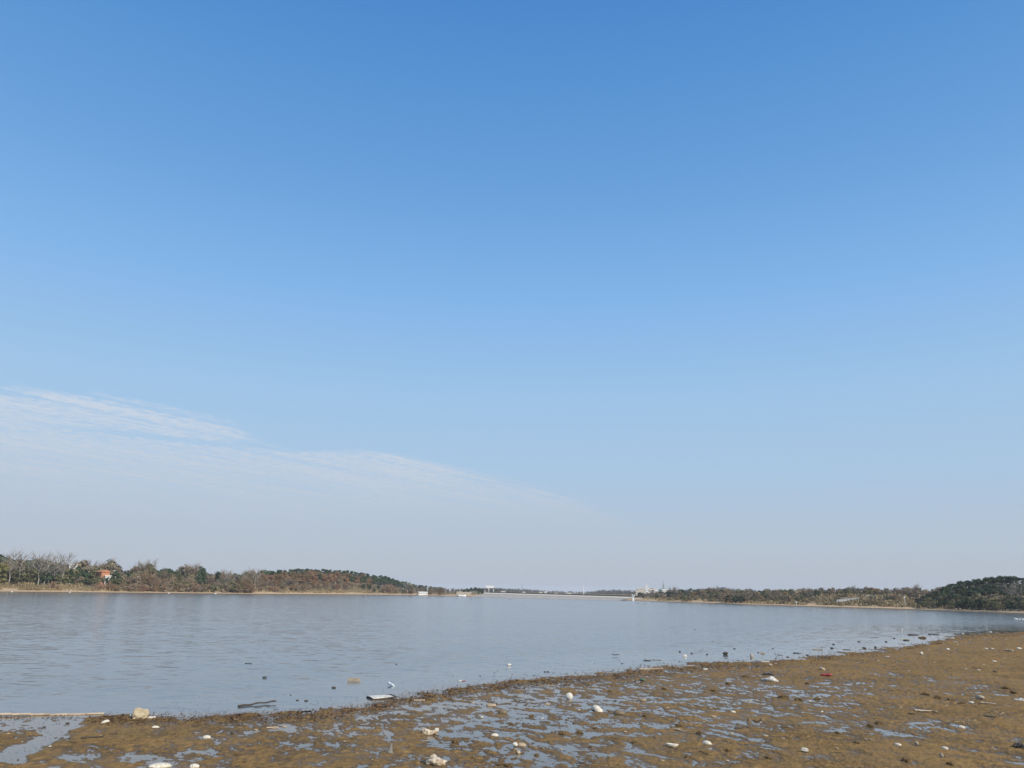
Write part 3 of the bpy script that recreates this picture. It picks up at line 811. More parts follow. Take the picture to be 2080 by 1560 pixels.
for row, (t0, t1, lo, hi) in enumerate([(11, 15, 27, 38), (5, 9, 18, 28)]):
    for px in np.arange(1862 + row * 6, 2200, 12):
        px = float(px) + jt(4)
        s = np.interp(px, [1860, 1890, 1940], [.55, .8, 1])
        k = pick([('grey', .5), ('olive', 7), ('ever', 4 if row else 2)])
        plant(k, px, rnd.uniform(t0, t1), 1238 + (px - 1860) * .035 - rnd.uniform(lo, hi) * s, 'point', 0, wide=rnd.uniform(1.05, 1.4))
for px, top in [(2056, 1190), (2074, 1188)]:
    plant('pale', px, rnd.uniform(12, 16), top, 'point', 1, wide=rnd.uniform(1.3, 1.8))

# -- hazy woods beyond the dam and behind everything: one mass nobody could count
def far_woods():
    rng = np.random.default_rng(3)
    P, Nn, Sz, T = [], [], [], []
    def clump(px, D, zg, h, n, tone):
        v = ray(px, 1215); a = math.atan2(v.x, v.y)
        c = np.array((D * math.sin(a), D * math.cos(a), zg + h * .5))
        d = rng.normal(size=(n, 3)); d /= np.linalg.norm(d, axis=1, keepdims=True)
        P.append(c + d * np.array((h * .5, h * .5, h * .5)) * rng.uniform(.6, 1.05, (n, 1)))
        q_ = d + rng.normal(0, .4, (n, 3)) + np.array((0, 0, .3)); Nn.append(q_ / np.linalg.norm(q_, axis=1, keepdims=True))
        Sz.append(np.full(n, h * .13)); T.append(np.clip(tone + rng.normal(0, .12, n), 0, 1))
    ridge_x = [840, 905, 940, 1000, 1060, 1100, 1150, 1190, 1215, 1260, 1300, 1400, 1470, 1500, 1700, 1920]
    ridge_y = [1198, 1196, 1194.5, 1193.5, 1195, 1197, 1199.5, 1201, 1197.5, 1196.5, 1198, 1196, 1191, 1196, 1193, 1196]
    for i in range(1500):
        px = rng.uniform(840, 1500)
        D = rng.uniform(620, 1250)
        f = (D - 620) / 630
        yt = np.interp(px, ridge_x, ridge_y) + (1 - f) * 7.0 + rng.uniform(-.4, 1.5)
        z1 = zat(px, yt, D)
        zg = 2.4
        if z1 - zg < 1.2: continue
        h = min(z1 - zg, rng.uniform(4.0, 7))
        clump(px, D, z1 - h, h, 26, rng.choice((.15, .35, .6, .8)))
        if z1 - h > 3.5: clump(px, D, zg, z1 - h + 1, 16, .3)
    for i in range(160):
        px = rng.uniform(968, 1022); D = rng.uniform(640, 940)
        z1 = zat(px, 1193.6 + rng.uniform(-.3, 2.5) + (940 - D) / 80, D)
        if z1 > 3.6: clump(px, D, 2.0, z1 - 2.0, 30, rng.choice((.15, .35, .6)))
    for i in range(700):
        px = rng.uniform(-250, 2300)
        if 890 < px < 1292: continue
        D = float(Rw(px)) + rng.uniform(95, 260)
        z1 = zat(px, sil(px) + rng.uniform(3, 8), D)
        gz = float(land_z(px, D - float(Rw(px))))
        h = z1 - gz
        if h < 1: continue
        clump(px, D, gz, min(h, 9), 26, rng.choice((.2, .5, .8)))
    V, F = leaf_quads(np.vstack(P), np.vstack(Nn), np.concatenate(Sz), rng)
    return npmesh('far_woods', V, F, [foliage('far_wood_leaves', (0.040, 0.048, 0.030), (0.135, 0.105, 0.075), 0)], False, np.repeat(np.concatenate(T), 4))
tag(link('far_woods', far_woods()), 'hazy distant woods beyond the dam and behind the shores', kind='stuff')

# -- dry grass and reeds along the far banks
def dry_grass():
    rng = np.random.default_rng(8)
    n = 26000
    px = np.where(rng.random(n) < .5, rng.uniform(-120, 900, n), rng.uniform(1290, 2150, n))
    t = 4 + rng.gamma(2.2, 4.0, n)
    D = Rw(px) + t
    a = np.interp(px, LPX, Ph(LPX))
    dens = perlin(px * .03, t * .18, 12)
    keep = dens + np.where((px > 1630) & (px < 1865), .25, 0) > rng.uniform(-.15, .3, n)
    keep &= t > lt(px, 1) * .9 * (1 + .4 * perlin(px * .06, 0 * t, 4))
    px, t, D, a = px[keep], t[keep], D[keep], a[keep]
    z = land_z(px, t)
    P0 = np.stack([D * np.sin(a), D * np.cos(a), z - .03], 1)
    hgt = rng.uniform(.25, .75, len(px)) * (1 + .5 * perlin(px * .02, t * .1, 21))
    P1 = P0 + np.stack([rng.normal(0, .2, len(px)), rng.normal(0, .2, len(px)), hgt], 1)
    V, F = ribbon(P0, P1, np.full(len(px), .14), np.full(len(px), .05), rng)
    tone = np.repeat(np.clip(.5 + .8 * perlin(px * .025, t * .12, 31) + rng.normal(0, .15, len(px)), 0, 1), 4)
    return npmesh('dry_grass', V, F, [foliage('dry_grass_blades', (0.13, 0.095, 0.048), (0.36, 0.27, 0.155), 0)], False, tone)
tag(link('dry_grass', dry_grass()), 'dry tan grass and reeds along the far banks', kind='stuff')

# ------------------------------------------------------------------ far buildings, dam, masts, boat
WHITE = simple('white_render', (0.80, 0.78, 0.74), (0.66, 0.64, 0.60), 2, .8, 0)
CREAM = simple('cream_render', (0.66, 0.60, 0.52), (0.56, 0.50, 0.43), 2, .85, 0)
ORANGE = simple('orange_brick', (0.50, 0.225, 0.115), (0.38, 0.165, 0.085), 3, .9, .1)
ROOF = simple('grey_roof', (0.22, 0.20, 0.19), (0.15, 0.14, 0.13), 3, .9, .1)
CONC = simple('dam_concrete', (0.42, 0.37, 0.30), (0.34, 0.30, 0.25), .6, .9, .2)
GLASS = simple('dark_glass', (0.05, 0.06, 0.07), (0.03, 0.035, 0.04), 2, .15, 0, spec=.5)
STEEL = simple('grey_steel', (0.16, 0.17, 0.18), (0.11, 0.115, 0.12), 4, .6, 0)
PAINT = simple('white_paint', (0.82, 0.82, 0.80), (0.70, 0.70, 0.68), 5, .6, 0)
GREENP = simple('pale_green_paint', (0.34, 0.42, 0.38), (0.28, 0.35, 0.32), 3, .7, 0)
DARKW = simple('dark_wood', (0.07, 0.052, 0.038), (0.04, 0.03, 0.024), 20, .8, .3)

def boxes(name, lst, mat, parent, gable=None):
    """one part from boxes (cx, cy, cz, sx, sy, sz), z is the middle; gable: extra prism (x0, x1, y0, y1, z, h) ridge along y"""
    bm = bmesh.new()
    for cx, cy, cz, sx, sy, sz in lst:
        r = bmesh.ops.create_cube(bm, size=1)
        for v in r['verts']:
            v.co = Vector((cx + v.co.x * sx, cy + v.co.y * sy, cz + v.co.z * sz))
    if gable:
        x0, x1, y0, y1, z, h = gable
        vs = [bm.verts.new(c) for c in ((x0, y0, z), (x1, y0, z), ((x0 + x1) / 2, y0, z + h), (x0, y1, z), (x1, y1, z), ((x0 + x1) / 2, y1, z + h))]
        for f in ((0, 1, 2), (5, 4, 3), (0, 2, 5, 3), (2, 1, 4, 5), (1, 0, 3, 4)):
            bm.faces.new([vs[i] for i in f])
    return link(name, bm_mesh(name, bm, [mat]), parent)

def spot(px, D, ybase=None):
    v = ray(px, 1215); a = math.atan2(v.x, v.y)
    z = zat(px, ybase, D) if ybase is not None else float(land_z(px, D - float(Rw(px))))
    return Vector((D * math.sin(a), D * math.cos(a), z)), a

def root_at(name, px, D, label, cat, group=None, yb=None, turn=0.0):
    p, a = spot(px, D, yb)
    return tag(link(name, None, None, p, -a + turn), label, cat, group)

def windows(par, xs, zs, y, w, h, mat=GLASS):
    for z in zs:
        for x in xs:
            f = boxes('window', [(x, y - .03, z, w, .1, h)], mat, par)

def building(name, px0, px1, D, ytop, label, mat, cat='building', depth=8, roof=None, win=None, group=None, gab=False, turn=0.0, low=None):
    px = (px0 + px1) / 2
    p, a = spot(px, D)
    w = (px1 - px0) / FPX * vdepth(p)
    H = zat(px, ytop, D) - p.z
    r = root_at(name, px, D, label, cat, group, turn=turn)
    boxes('wall', [(0, depth / 2, H / 2 - .3, w, depth, H + .6)], mat, r)
    if gab:
        boxes('roof', [], roof or ROOF, r, (-w / 2 - .2, w / 2 + .2, -.25, depth + .25, H, w * .28))
    else:
        boxes('roof', [(0, depth / 2, H + .1, w + .3, depth + .3, .2)], roof or ROOF, r)
    if win:
        nx, nz = win
        windows(r, [(-w / 2 + w * (i + .5) / nx) for i in range(nx)], [H * (k + .6) / (nz + .2) for k in range(nz)], 0, w / nx * .34, H / nz * .3)
    if cat == 'wall': r['kind'] = 'thing'
    return r, w, H

# low bank
r, w, H = building('house', 199, 215, float(Rw(207)) + 25, 1161.5, 'small orange brick house showing through the trees of the low bank', ORANGE, 'house', 4, ORANGE, (2, 1), gab=True, turn=.35)
r2, _, _ = building('lean_to', 208, 218, float(Rw(213)) + 22.5, 1170, 'low white lean-to at the foot of the orange house', WHITE, 'shed', 2, WHITE, (2, 1))
building('block_house', 131, 145, float(Rw(138)) + 33, 1147.5, 'white flat roofed block among the trees left of the orange house', WHITE, 'building', 4, WHITE, (3, 1))
building('hut', 224, 229, float(Rw(226)) + 31, 1160, 'tiny white hut among dark trees right of the orange house', WHITE, 'hut', 2, WHITE, (1, 1))
# hill and spit
building('shed', 850, 868, float(Rw(858)) + 5, 1202.6, 'long white shed on the sand where the wooded hill ends', PAINT, 'shed', 4, WHITE, (5, 1))
r = root_at('wooden_boat', 938, float(Rw(938)) - 2, 'small white boat drawn up at the edge of the sandy spit', 'boat', turn=.1)
r.location.z = 0
bm = bmesh.new()
Lh = 1.7
rows = []
for i in range(9):
    s = i / 8 * 2 - 1
    hw = .62 * (1 - max(0, s) ** 2.2) * (1 - .25 * max(0, -s) ** 3) + .02
    sh = .55 + .25 * s * s
    rows.append([bm.verts.new((s * Lh, yy * hw, zz * sh)) for yy, zz in ((-1, 1), (-.75, .2), (0, -.12), (.75, .2), (1, 1))])
for a_, b_ in zip(rows, rows[1:]):
    for k in range(4):
        bm.faces.new((a_[k], b_[k], b_[k + 1], a_[k + 1]))
bm.faces.new(rows[0])
hull = link('hull', bm_mesh('boat_hull', bm, [PAINT], True), r)
sol = hull.modifiers.new('thickness', 'SOLIDIFY'); sol.thickness = .05
boxes('thwart', [(-.5, 0, .42, .25, 1.0, .04)], DARKW, r)
boxes('thwart', [(.5, 0, .42, .25, 1.0, .04)], DARKW, r)
boxes('outboard_motor', [(-1.85, 0, .55, .28, .25, .5), (-1.9, 0, .1, .1, .1, .7)], STEEL, r)
building('boundary_wall', 927, 957, float(Rw(940)) + 9, 1203.6, 'long low beige retaining wall above the sandy spit', CONC, 'wall', .8, CREAM)
for px, h, w in [(933.5, 8, 1), (984, 7, .6)]:
    r = root_at('lamp_post', px, float(Rw(px)) + 13, f'thin white lamp post standing {"over the beige retaining wall" if px < 960 else "at the near end of the dam"}', 'lamp post')
    D = float(Rw(px)) + 13
    hm = h / FPX * D
    boxes('pole', [(0, 0, hm / 2, .14, .14, hm)], PAINT, r)
    boxes('lamp_head', [(.25, 0, hm, .7, .2, .12)], PAINT, r)
building('hall', 986, 1003, 1000, 1189.5, 'wide white flat hall rising above the far woods', WHITE, 'building', 12, CREAM, (6, 1))

# the dam: sloping stone face on the shore, a white parapet along its crest
def dam():
    A_, aa = spot(984, float(Rw(984)) + 11); B_, ab = spot(1284, float(Rw(1284)) + 10)
    za, zb = zat(984, 1203.8, A_.xy.length), zat(1284, 1212.6, B_.xy.length)
    root = tag(link('dam', None, None, A_), 'long low dam with a white parapet running across the far end of the lake', 'dam', None, 'thing')
    d = (B_ - A_); d.z = 0
    Ln = d.length; u = d.normalized(); nrm_ = Vector((u.y, -u.x, 0))
    if nrm_.dot(A_) > 0: nrm_ = -nrm_
    def strip(name, off0, off1, top, bot, mat, n=24, batter=0.0):
        bm = bmesh.new(); prev = None
        for i in range(n + 1):
            f = i / n
            c = u * (Ln * f); zt = za + (zb - za) * f
            ring = [bm.verts.new(v) for v in (c + nrm_ * (off0 + batter) + Vector((0, 0, zt + bot - A_.z)), c + nrm_ * off0 + Vector((0, 0, zt + top - A_.z)), c + nrm_ * off1 + Vector((0, 0, zt + top - A_.z)), c + nrm_ * off1 + Vector((0, 0, zt + bot - A_.z)))]
            if prev:
                for k in range(4):
                    bm.faces.new((prev[k], prev[(k + 1) % 4], ring[(k + 1) % 4], ring[k]))
            prev = ring
        return link(name, bm_mesh(name, bm, [mat]), root)
    strip('parapet', .1, -.15, .05, -.42, CREAM, batter=.5)
    strip('crest_kerb', .95, .62, -.44, -.8, CONC)
    # the face: from the crest down to the water
    bm = bmesh.new(); prev = None
    for i in range(25):
        f = i / 24
        c = u * (Ln * f); zt = za + (zb - za) * f
        ring = [bm.verts.new(c + nrm_ * .95 + Vector((0, 0, zt - .55 - A_.z))), bm.verts.new(c + nrm_ * 7 + Vector((0, 0, .28 - A_.z))), bm.verts.new(c + nrm_ * 13 + Vector((0, 0, -.3 - A_.z)))]
        if prev:
            for k in range(2):
                bm.faces.new((prev[k], ring[k], ring[k + 1], prev[k + 1]))
        prev = ring
    link('stone_face', bm_mesh('dam_face', bm, [CONC]), root)
    strip('roadside_hedge', -2, -5, .42, -.9, foliage('hedge_leaves', (0.04, 0.045, 0.03), (0.08, 0.07, 0.05), 0))
dam()
for px, lb in [(992.5, 'white post on the dam parapet just right of the round grove'), (1002, 'white post on the dam parapet below the white hall')]:
    D = float(Rw(px)) + 12
    r = root_at('signal_post', px, D, lb, 'post', 'white posts on the dam', yb=1207)
    hm = 9 / FPX * D
    boxes('pole', [(0, 0, hm / 2, .2, .2, hm)], PAINT, r)
    boxes('cap', [(0, 0, hm + .1, .4, .4, .2)], PAINT, r)
# little houses behind the dam
for x0, x1, yt, lb, m in [(1017, 1027, 1200.5, 'low white farmhouse with pale roof behind the dam, below the far ridge', WHITE), (1036, 1040, 1202.5, 'tiny white hut behind the dam right of the farmhouse', WHITE), (1061, 1067, 1201.5, 'small white house behind the dam left of the pump house', WHITE),
                       (1095, 1102, 1201.6, 'pale gabled house behind the dam just left of the pump house', CREAM), (1126, 1133, 1203.2, 'cream house behind the dam just right of the pump house', CREAM), (1152, 1161, 1203.2, 'long pale house behind the dam left of the white mast', WHITE)]:
    building('farmhouse', x0, x1, 420, yt, lb, m, 'house', 5, ROOF, (2, 1), 'houses behind the dam', gab=True)
r, w, H = building('pump_house', 1106, 1110.5, float(Rw(1108)) + 17, 1202.2, 'narrow white pump house standing on the dam crest', PAINT, 'building', 1.2, PAINT, (1, 2))
def mast(name, px, D, ytop, label, wd, mat, lattice=False):
    p, a = spot(px, D)
    H = zat(px, ytop, D) - p.z
    r = root_at(name, px, D, label, 'mast')
    if not lattice:
        bm = bmesh.new()
        bmesh.ops.create_cone(bm, cap_ends=True, segments=8, radius1=wd, radius2=wd * .5, depth=H)
        for v in bm.verts: v.co.z += H / 2
        link('pole', bm_mesh('mast_pole', bm, [mat]), r)
        boxes('foot', [(0, 0, .2, wd * 4, wd * 4, .6)], CONC, r)
    else:
        for sx in (-1, 1):
            for sy in (-1, 1):
                bm = bmesh.new()
                P0, P1 = Vector((sx * wd, sy * wd, 0)), Vector((sx * wd * .25, sy * wd * .25, H * .8))
                for q0, q1 in ((P0, P1),):
                    d_ = q1 - q0
                    rr_ = bmesh.ops.create_cube(bm, size=1)
                    R_ = d_.to_track_quat('Z', 'Y').to_matrix()
                    for v in rr_['verts']:
                        v.co = q0.lerp(q1, .5) + R_ @ Vector((v.co.x * .16, v.co.y * .16, v.co.z * d_.length))
                link('leg', bm_mesh('mast_leg', bm, [mat]), r)
        for k in range(1, 7):
            f = k / 7; ww = wd * (1 - .75 * f) * 2
            boxes('brace', [(0, 0, H * .8 * f, ww, ww, .18)], mat, r)
        boxes('antenna', [(0, 0, H * .9, .14, .14, H * .22)], mat, r)
        boxes('platform', [(0, 0, H * .62, wd * 1.3, wd * 1.3, .25)], mat, r)
mast('white_mast', 1185, 330, 1188, 'tall thin white mast standing behind the dam', .17, PAINT)
mast('radio_mast', 1348, 520, 1179.5, 'dark lattice radio mast on the domed roof block above the wood', .6, STEEL, True)
mast('guyed_mast', 1060, 900, 1186, 'faint thin lattice mast on the hazy ridge beyond the dam', .25, STEEL, False)
# intake tower at the right end of the dam
px = 1286.5; D = float(Rw(px)) - 1
r = root_at('intake_tower', px, D, 'narrow white intake tower in the water at the end of the dam', 'tower')
r.location.z = 0
ht = zat(px, 1211.5, D)
boxes('shaft', [(0, 0, ht / 2 - .2, .7, .7, ht + .1)], PAINT, r)
boxes('cabin', [(0, 0, ht + .28, 1.05, 1.05, .6)], PAINT, r)
boxes('roof', [(0, 0, ht + .63, 1.25, 1.25, .1)], WHITE, r)
boxes('footbridge', [(1.9, .8, ht * .62, 2.8, .5, .16)], PAINT, r)
boxes('window', [(0, -.54, ht + .3, .3, .06, .3)], GLASS, r)
# town on the ridge
D = 480
building('apartment_block', 1291.5, 1299, D, 1196.5, 'stepped cream apartment block at the left end of the hilltop town', CREAM, 'building', 10, CREAM, (4, 3))
building('apartment_block', 1299.5, 1309, D + 6, 1195, 'broad pale apartment block left of the white tower', CREAM, 'building', 10, WHITE, (5, 3))
r, w, H = building('tower_block', 1312, 1316.8, D - 15, 1187, 'tall white tower block rising from the hilltop town', PAINT, 'building', 4, WHITE, (2, 5))
building('apartment_block', 1309.5, 1321, D - 5, 1196.2, 'long cream block at the foot of the white tower block', CREAM, 'building', 8, WHITE, (6, 2))
building('apartment_block', 1322, 1328.5, D, 1195.7, 'cream block with pinkish walls right of the white tower block', CREAM, 'building', 8, ORANGE, (3, 2))
building('apartment_block', 1328.8, 1336.5, D - 8, 1197.2, 'low white block between the tower block and the domed hall', WHITE, 'building', 8, WHITE, (3, 2))
building('hall', 1337, 1344.5, D, 1197.2, 'pale green flat hall left of the domed block in the hilltop town', GREENP, 'building', 8, GREENP, (3, 1))
r, w, H = building('domed_block', 1344.8, 1356, D - 5, 1196, 'white block with a low green dome under the radio mast', WHITE, 'building', 8, GREENP, (4, 2))
bm = bmesh.new()
bmesh.ops.create_uvsphere(bm, u_segments=16, v_segments=8, radius=1.5)
for v in bm.verts: v.co = Vector((v.co.x, v.co.y + 4, max(v.co.z, 0) * .5 + H + .2))
link('dome', bm_mesh('dome', bm, [GREENP], True), r)
# white track and posts in front of the long wood
def track(pts, label, t):
    P = []
    for px, py in pts:
        D = t
        v = ray(px, 1215); a = math.atan2(v.x, v.y)
        P.append(Vector((D * math.sin(a), D * math.cos(a), zat(px, py, D))))
    r = tag(link('track_wall', None, None, P[0]), label, 'wall', None, 'thing')
    for nm, y0, z0, z1, m in (('wall_face', 0, -.9, 0, WHITE), ('coping', -.08, .0, .09, PAINT)):
        bm = bmesh.new(); prev = None
        for q_ in P:
            c = q_ - P[0]
            back = Vector((q_.x, q_.y, 0)).normalized()
            ring = [bm.verts.new(c + back * y0 + Vector((0, 0, z0))), bm.verts.new(c + back * y0 + Vector((0, 0, z1))), bm.verts.new(c + back * (.5 - y0) + Vector((0, 0, z1))), bm.verts.new(c + back * (.5 - y0) + Vector((0, 0, z0)))]
            if prev:
                for k in range(4): bm.faces.new((prev[k], ring[k], ring[(k + 1) % 4], prev[(k + 1) % 4]))
            else: bm.faces.new(ring)
            prev = ring
        bm.faces.new(prev)
        link(nm, bm_mesh(nm, bm, [m]), r)
track([(1699, 1219), (1712, 1217.5), (1728, 1216), (1746, 1214)], 'white walled track climbing the grassy bank of the long wood', float(Rw(1722)) + 12)
track([(1757, 1211.2), (1768, 1210.2), (1779, 1209.3)], 'short white wall at the top of the track on the grassy bank', float(Rw(1768)) + 16)
px, D = 1748, float(Rw(1748)) + 13
r = root_at('leaning_post', px, D, 'dark leaning post with a stay beside the white walled track', 'post', yb=1216)
o = boxes('pole', [(0, 0, .35, .12, .12, 1.0)], DARKW, r); o.rotation_euler = (0, 1.0, 0)
o = boxes('stay', [(.2, 0, .1, .09, .09, 1.0)], DARKW, r); o.rotation_euler = (0, -.9, 0)
for px, t, yt, yb_, lb in [(1617, 4, 1221.5, 1226.5, 'short white post standing on the shore below the long wood'), (1837.5, 9, 1211.5, 1224, 'white headed sign post on the grassy bank near the wooded point')]:
    D = float(Rw(px)) + t
    r = root_at('shore_post', px, D, lb, 'post')
    hm = zat(px, yt, D) - r.location.z
    boxes('pole', [(0, 0, hm / 2, .09, .09, hm)], PAINT, r)
    boxes('sign_plate', [(0, -.06, hm - .15, .35, .05, .3)], PAINT, r)
# people far away on the sand by the wooded point
SHIRT = [simple('orange_jacket', (0.5, 0.2, 0.1), (0.4, 0.16, 0.08), 5, .9, 0), simple('pale_jacket', (0.7, 0.68, 0.64), (0.6, 0.58, 0.54), 5, .9, 0)]
TROUS = simple('dark_trousers', (0.03, 0.03, 0.04), (0.02, 0.02, 0.03), 5, .9, 0)
SKIN = simple('skin', (0.45, 0.28, 0.2), (0.4, 0.25, 0.18), 5, .7, 0)

# birds resting on the lake and swimming ones far out
BIRDW = simple('white_plumage', (0.85, 0.85, 0.83), (0.75, 0.75, 0.73), 30, .8, .1)
BIRDD = simple('dark_plumage', (0.03, 0.03, 0.03), (0.06, 0.055, 0.05), 30, .7, .1)
BILL = simple('bill', (0.30, 0.17, 0.04), (0.22, 0.12, 0.03), 30, .5, 0)
def duck(px, py, wpx, mat, label, group, flip=1):
    p = gp(px, py); D = p.xy.length
    Lg = wpx / FPX * vdepth(p)
    a = math.atan2(p.x, p.y)
    r = tag(link('duck', None, None, p, -a + (0 if flip > 0 else math.pi) + jt(.3), Lg), label, 'duck', group)
    bm = bmesh.new()
    pts = [(-.5, .14, .02), (-.38, .12, .09), (-.2, .10, .16), (.05, .09, .18), (.25, .10, .15), (.33, .2, .08), (.35, .32, .065), (.37, .40, .085), (.44, .41, .06), (.49, .39, .02)]
    prev = None
    for x, z, rad in pts:
        ring = [bm.verts.new((x, math.cos(k * math.pi / 4) * rad, z + math.sin(k * math.pi / 4) * rad)) for k in range(8)]
        if prev:
            for k in range(8): bm.faces.new((prev[k], prev[(k + 1) % 8], ring[(k + 1) % 8], ring[k]))
        else: bm.faces.new(ring[::-1])
        prev = ring
    bm.faces.new(prev)
    bmesh.ops.recalc_face_normals(bm, faces=bm.faces)
    link('body', bm_mesh('duck_body', bm, [mat], True), r)
    boxes('bill', [(.53, 0, .385, .12, .05, .03)], BILL, r)
    return r
for px, py, w, lb in [(2064, 1258, 7.5, 'large white duck afloat off the mud, leftmost of three'), (2071.5, 1258.3, 5, 'small white duck afloat between two larger ones'), (2079, 1258.6, 7.5, 'white duck afloat at the right edge of the view')]:
    duck(px, py, w, BIRDW, lb, 'white ducks afloat off the mud', -1)
for px, py, nm in [(834, 1214, 'the falling ridge'), (849, 1214.5, 'the left end of the white shed'), (859, 1214.3, 'the middle of the white shed'), (866, 1215, 'the right end of the white shed'), (871, 1214.5, 'the sandy spit'), (928, 1216.5, 'the moored boat'), (957, 1218, 'the round grove'), (1036, 1218.5, 'the dam'), (738, 1213, 'the sandy bluff'), (1295, 1226, 'the intake tower'), (1310, 1227, 'the white tower block'), (1326, 1225, 'the start of the long wood')]:
    duck(px, py, 3.2, BIRDD, f'tiny dark duck far out on the water before {nm}', 'dark ducks far out on the lake', rnd.choice((-1, 1)))
for px in (22, 140, 342, 437):
    p = None
    r = duck(px, 1206, 4.5, BIRDW, {22: 'white bird at the water below the pale poplars', 140: 'white bird at the water below the white block', 342: 'white bird at the water below the brown thicket', 437: 'white bird at the water left of the domed shrub'}[px], 'white birds along the low bank')
    q_, D, a = on_land(px, 1.0); r.location = q_

# ------------------------------------------------------------------ litter on the mud
SHELLW = simple('pearly_shell', (0.74, 0.69, 0.57), (0.48, 0.40, 0.27), 9, .5, .4, 30, .4)
SHELLT = simple('tan_shell', (0.46, 0.36, 0.24), (0.30, 0.22, 0.13), 14, .55, .4, 30, .4)
SHELLB = simple('brown_shell', (0.13, 0.09, 0.05), (0.24, 0.18, 0.10), 20, .5, .4, 30, .4)
STONE = simple('pale_stone', (0.42, 0.36, 0.27), (0.30, 0.25, 0.18), 10, .85, .6)
SANDST = simple('buff_stone', (0.50, 0.41, 0.27), (0.40, 0.32, 0.21), 14, .9, .5, 40)
DARKST = simple('dark_stone', (0.055, 0.048, 0.04), (0.10, 0.085, 0.065), 10, .7, .6)
FOAM = simple('white_foam', (0.76, 0.73, 0.65), (0.54, 0.49, 0.38), 12, .9, .6, 80, .15)
CLOD = simple('clod_mud', (0.22, 0.145, 0.062), (0.115, 0.076, 0.036), 18, .8, .9, 40, .25)
STICK = simple('weathered_stick', (0.16, 0.12, 0.08), (0.075, 0.056, 0.04), 25, .85, .6)
STICKD = simple('wet_dark_stick', (0.05, 0.04, 0.03), (0.085, 0.065, 0.045), 25, .6, .6)
BAMBOO = simple('bleached_bamboo', (0.54, 0.43, 0.30), (0.32, 0.24, 0.16), 4, .6, .2)
PLANKM = simple('bleached_plank', (0.46, 0.38, 0.28), (0.32, 0.25, 0.18), 12, .85, .5)
BARKR = simple('orange_bark', (0.30, 0.16, 0.075), (0.18, 0.095, 0.045), 15, .85, .6)
REDC = simple('red_plastic', (0.36, 0.045, 0.045), (0.22, 0.035, 0.03), 12, .5, .5, 20, .4)
PLAST = simple('clear_plastic', (0.62, 0.66, 0.66), (0.45, 0.48, 0.47), 12, .25, .3, 20, .5)
GREENB = simple('green_plastic', (0.10, 0.17, 0.12), (0.06, 0.10, 0.07), 12, .35, .3, 20, .5)
CLOTH = simple('stained_wrapper', (0.60, 0.52, 0.38), (0.30, 0.20, 0.12), 5, .7, .5, 18, .3)
CLOTHW = simple('white_wrapper', (0.66, 0.64, 0.58), (0.36, 0.32, 0.25), 8, .6, .5, 18, .3)
GREYC = simple('grey_cone', (0.24, 0.22, 0.18), (0.13, 0.12, 0.10), 10, .8, .5)
LEAFM = simple('pale_dead_leaf', (0.56, 0.47, 0.31), (0.40, 0.31, 0.19), 12, .75, .4)

def noisy(bm, amp, freq, seed, post=None):
    o_ = Vector((seed * 3.7, seed * 1.3, seed * 7.1))
    for v in bm.verts:
        n = v.co.normalized() if v.co.length > 1e-6 else Vector((0, 0, 1))
        v.co += n * amp * (mnoise.noise(v.co * freq + o_) + .5 * mnoise.noise(v.co * freq * 2.3 + o_))

def shell_bm(seed, depth=.30):
    """one valve of a pond mussel, length 1 along x, hollow side down, with a lip"""
    r_ = random.Random(seed)
    bm = bmesh.new()
    nu, nv_ = 20, 6
    def outline(a):
        x, y = .5 * math.cos(a), .27 * math.sin(a)
        y *= 1 + .28 * math.cos(a) + (.12 if math.sin(a) < 0 else 0)
        return x, y
    def sheet(sc, dz, dd):
        c = bm.verts.new((-.10 * sc, .05, dd + dz))
        rings = []
        for j in range(1, nv_ + 1):
            f = j / nv_
            ring = []
            for i in range(nu):
                x, y = outline(2 * math.pi * i / nu)
                z = dd * math.sqrt(max(0, 1 - f * f)) * (1 - .03 * math.sin(j * 2.9)) + dz
                z += .012 * math.sin(f * 40) * (1 if dz >= 0 else 0)
                ring.append(bm.verts.new((-.10 * (1 - f) + x * f * sc, .05 * (1 - f) + y * f * sc, z)))
            rings.append(ring)
        return c, rings
    c0, r0 = sheet(1, 0, depth)
    c1, r1 = sheet(.94, -.015, depth * .86)
    for c, rs, fl in ((c0, r0, 0), (c1, r1, 1)):
        for i in range(nu):
            k = (i + 1) % nu
            f = [c, rs[0][i], rs[0][k]]
            bm.faces.new(f[::-1] if fl else f)
            for a_, b_ in zip(rs, rs[1:]):
                f = [a_[i], b_[i], b_[k], a_[k]]
                bm.faces.new(f[::-1] if fl else f)
    for i in range(nu):
        k = (i + 1) % nu
        bm.faces.new((r0[-1][i], r1[-1][i], r1[-1][k], r0[-1][k]))
    o_ = Vector((seed * 2.3, 1.7, seed))
    for v in bm.verts:
        v.co += Vector((0, 0, .035 * mnoise.noise(v.co * 3 + o_)))
    return bm

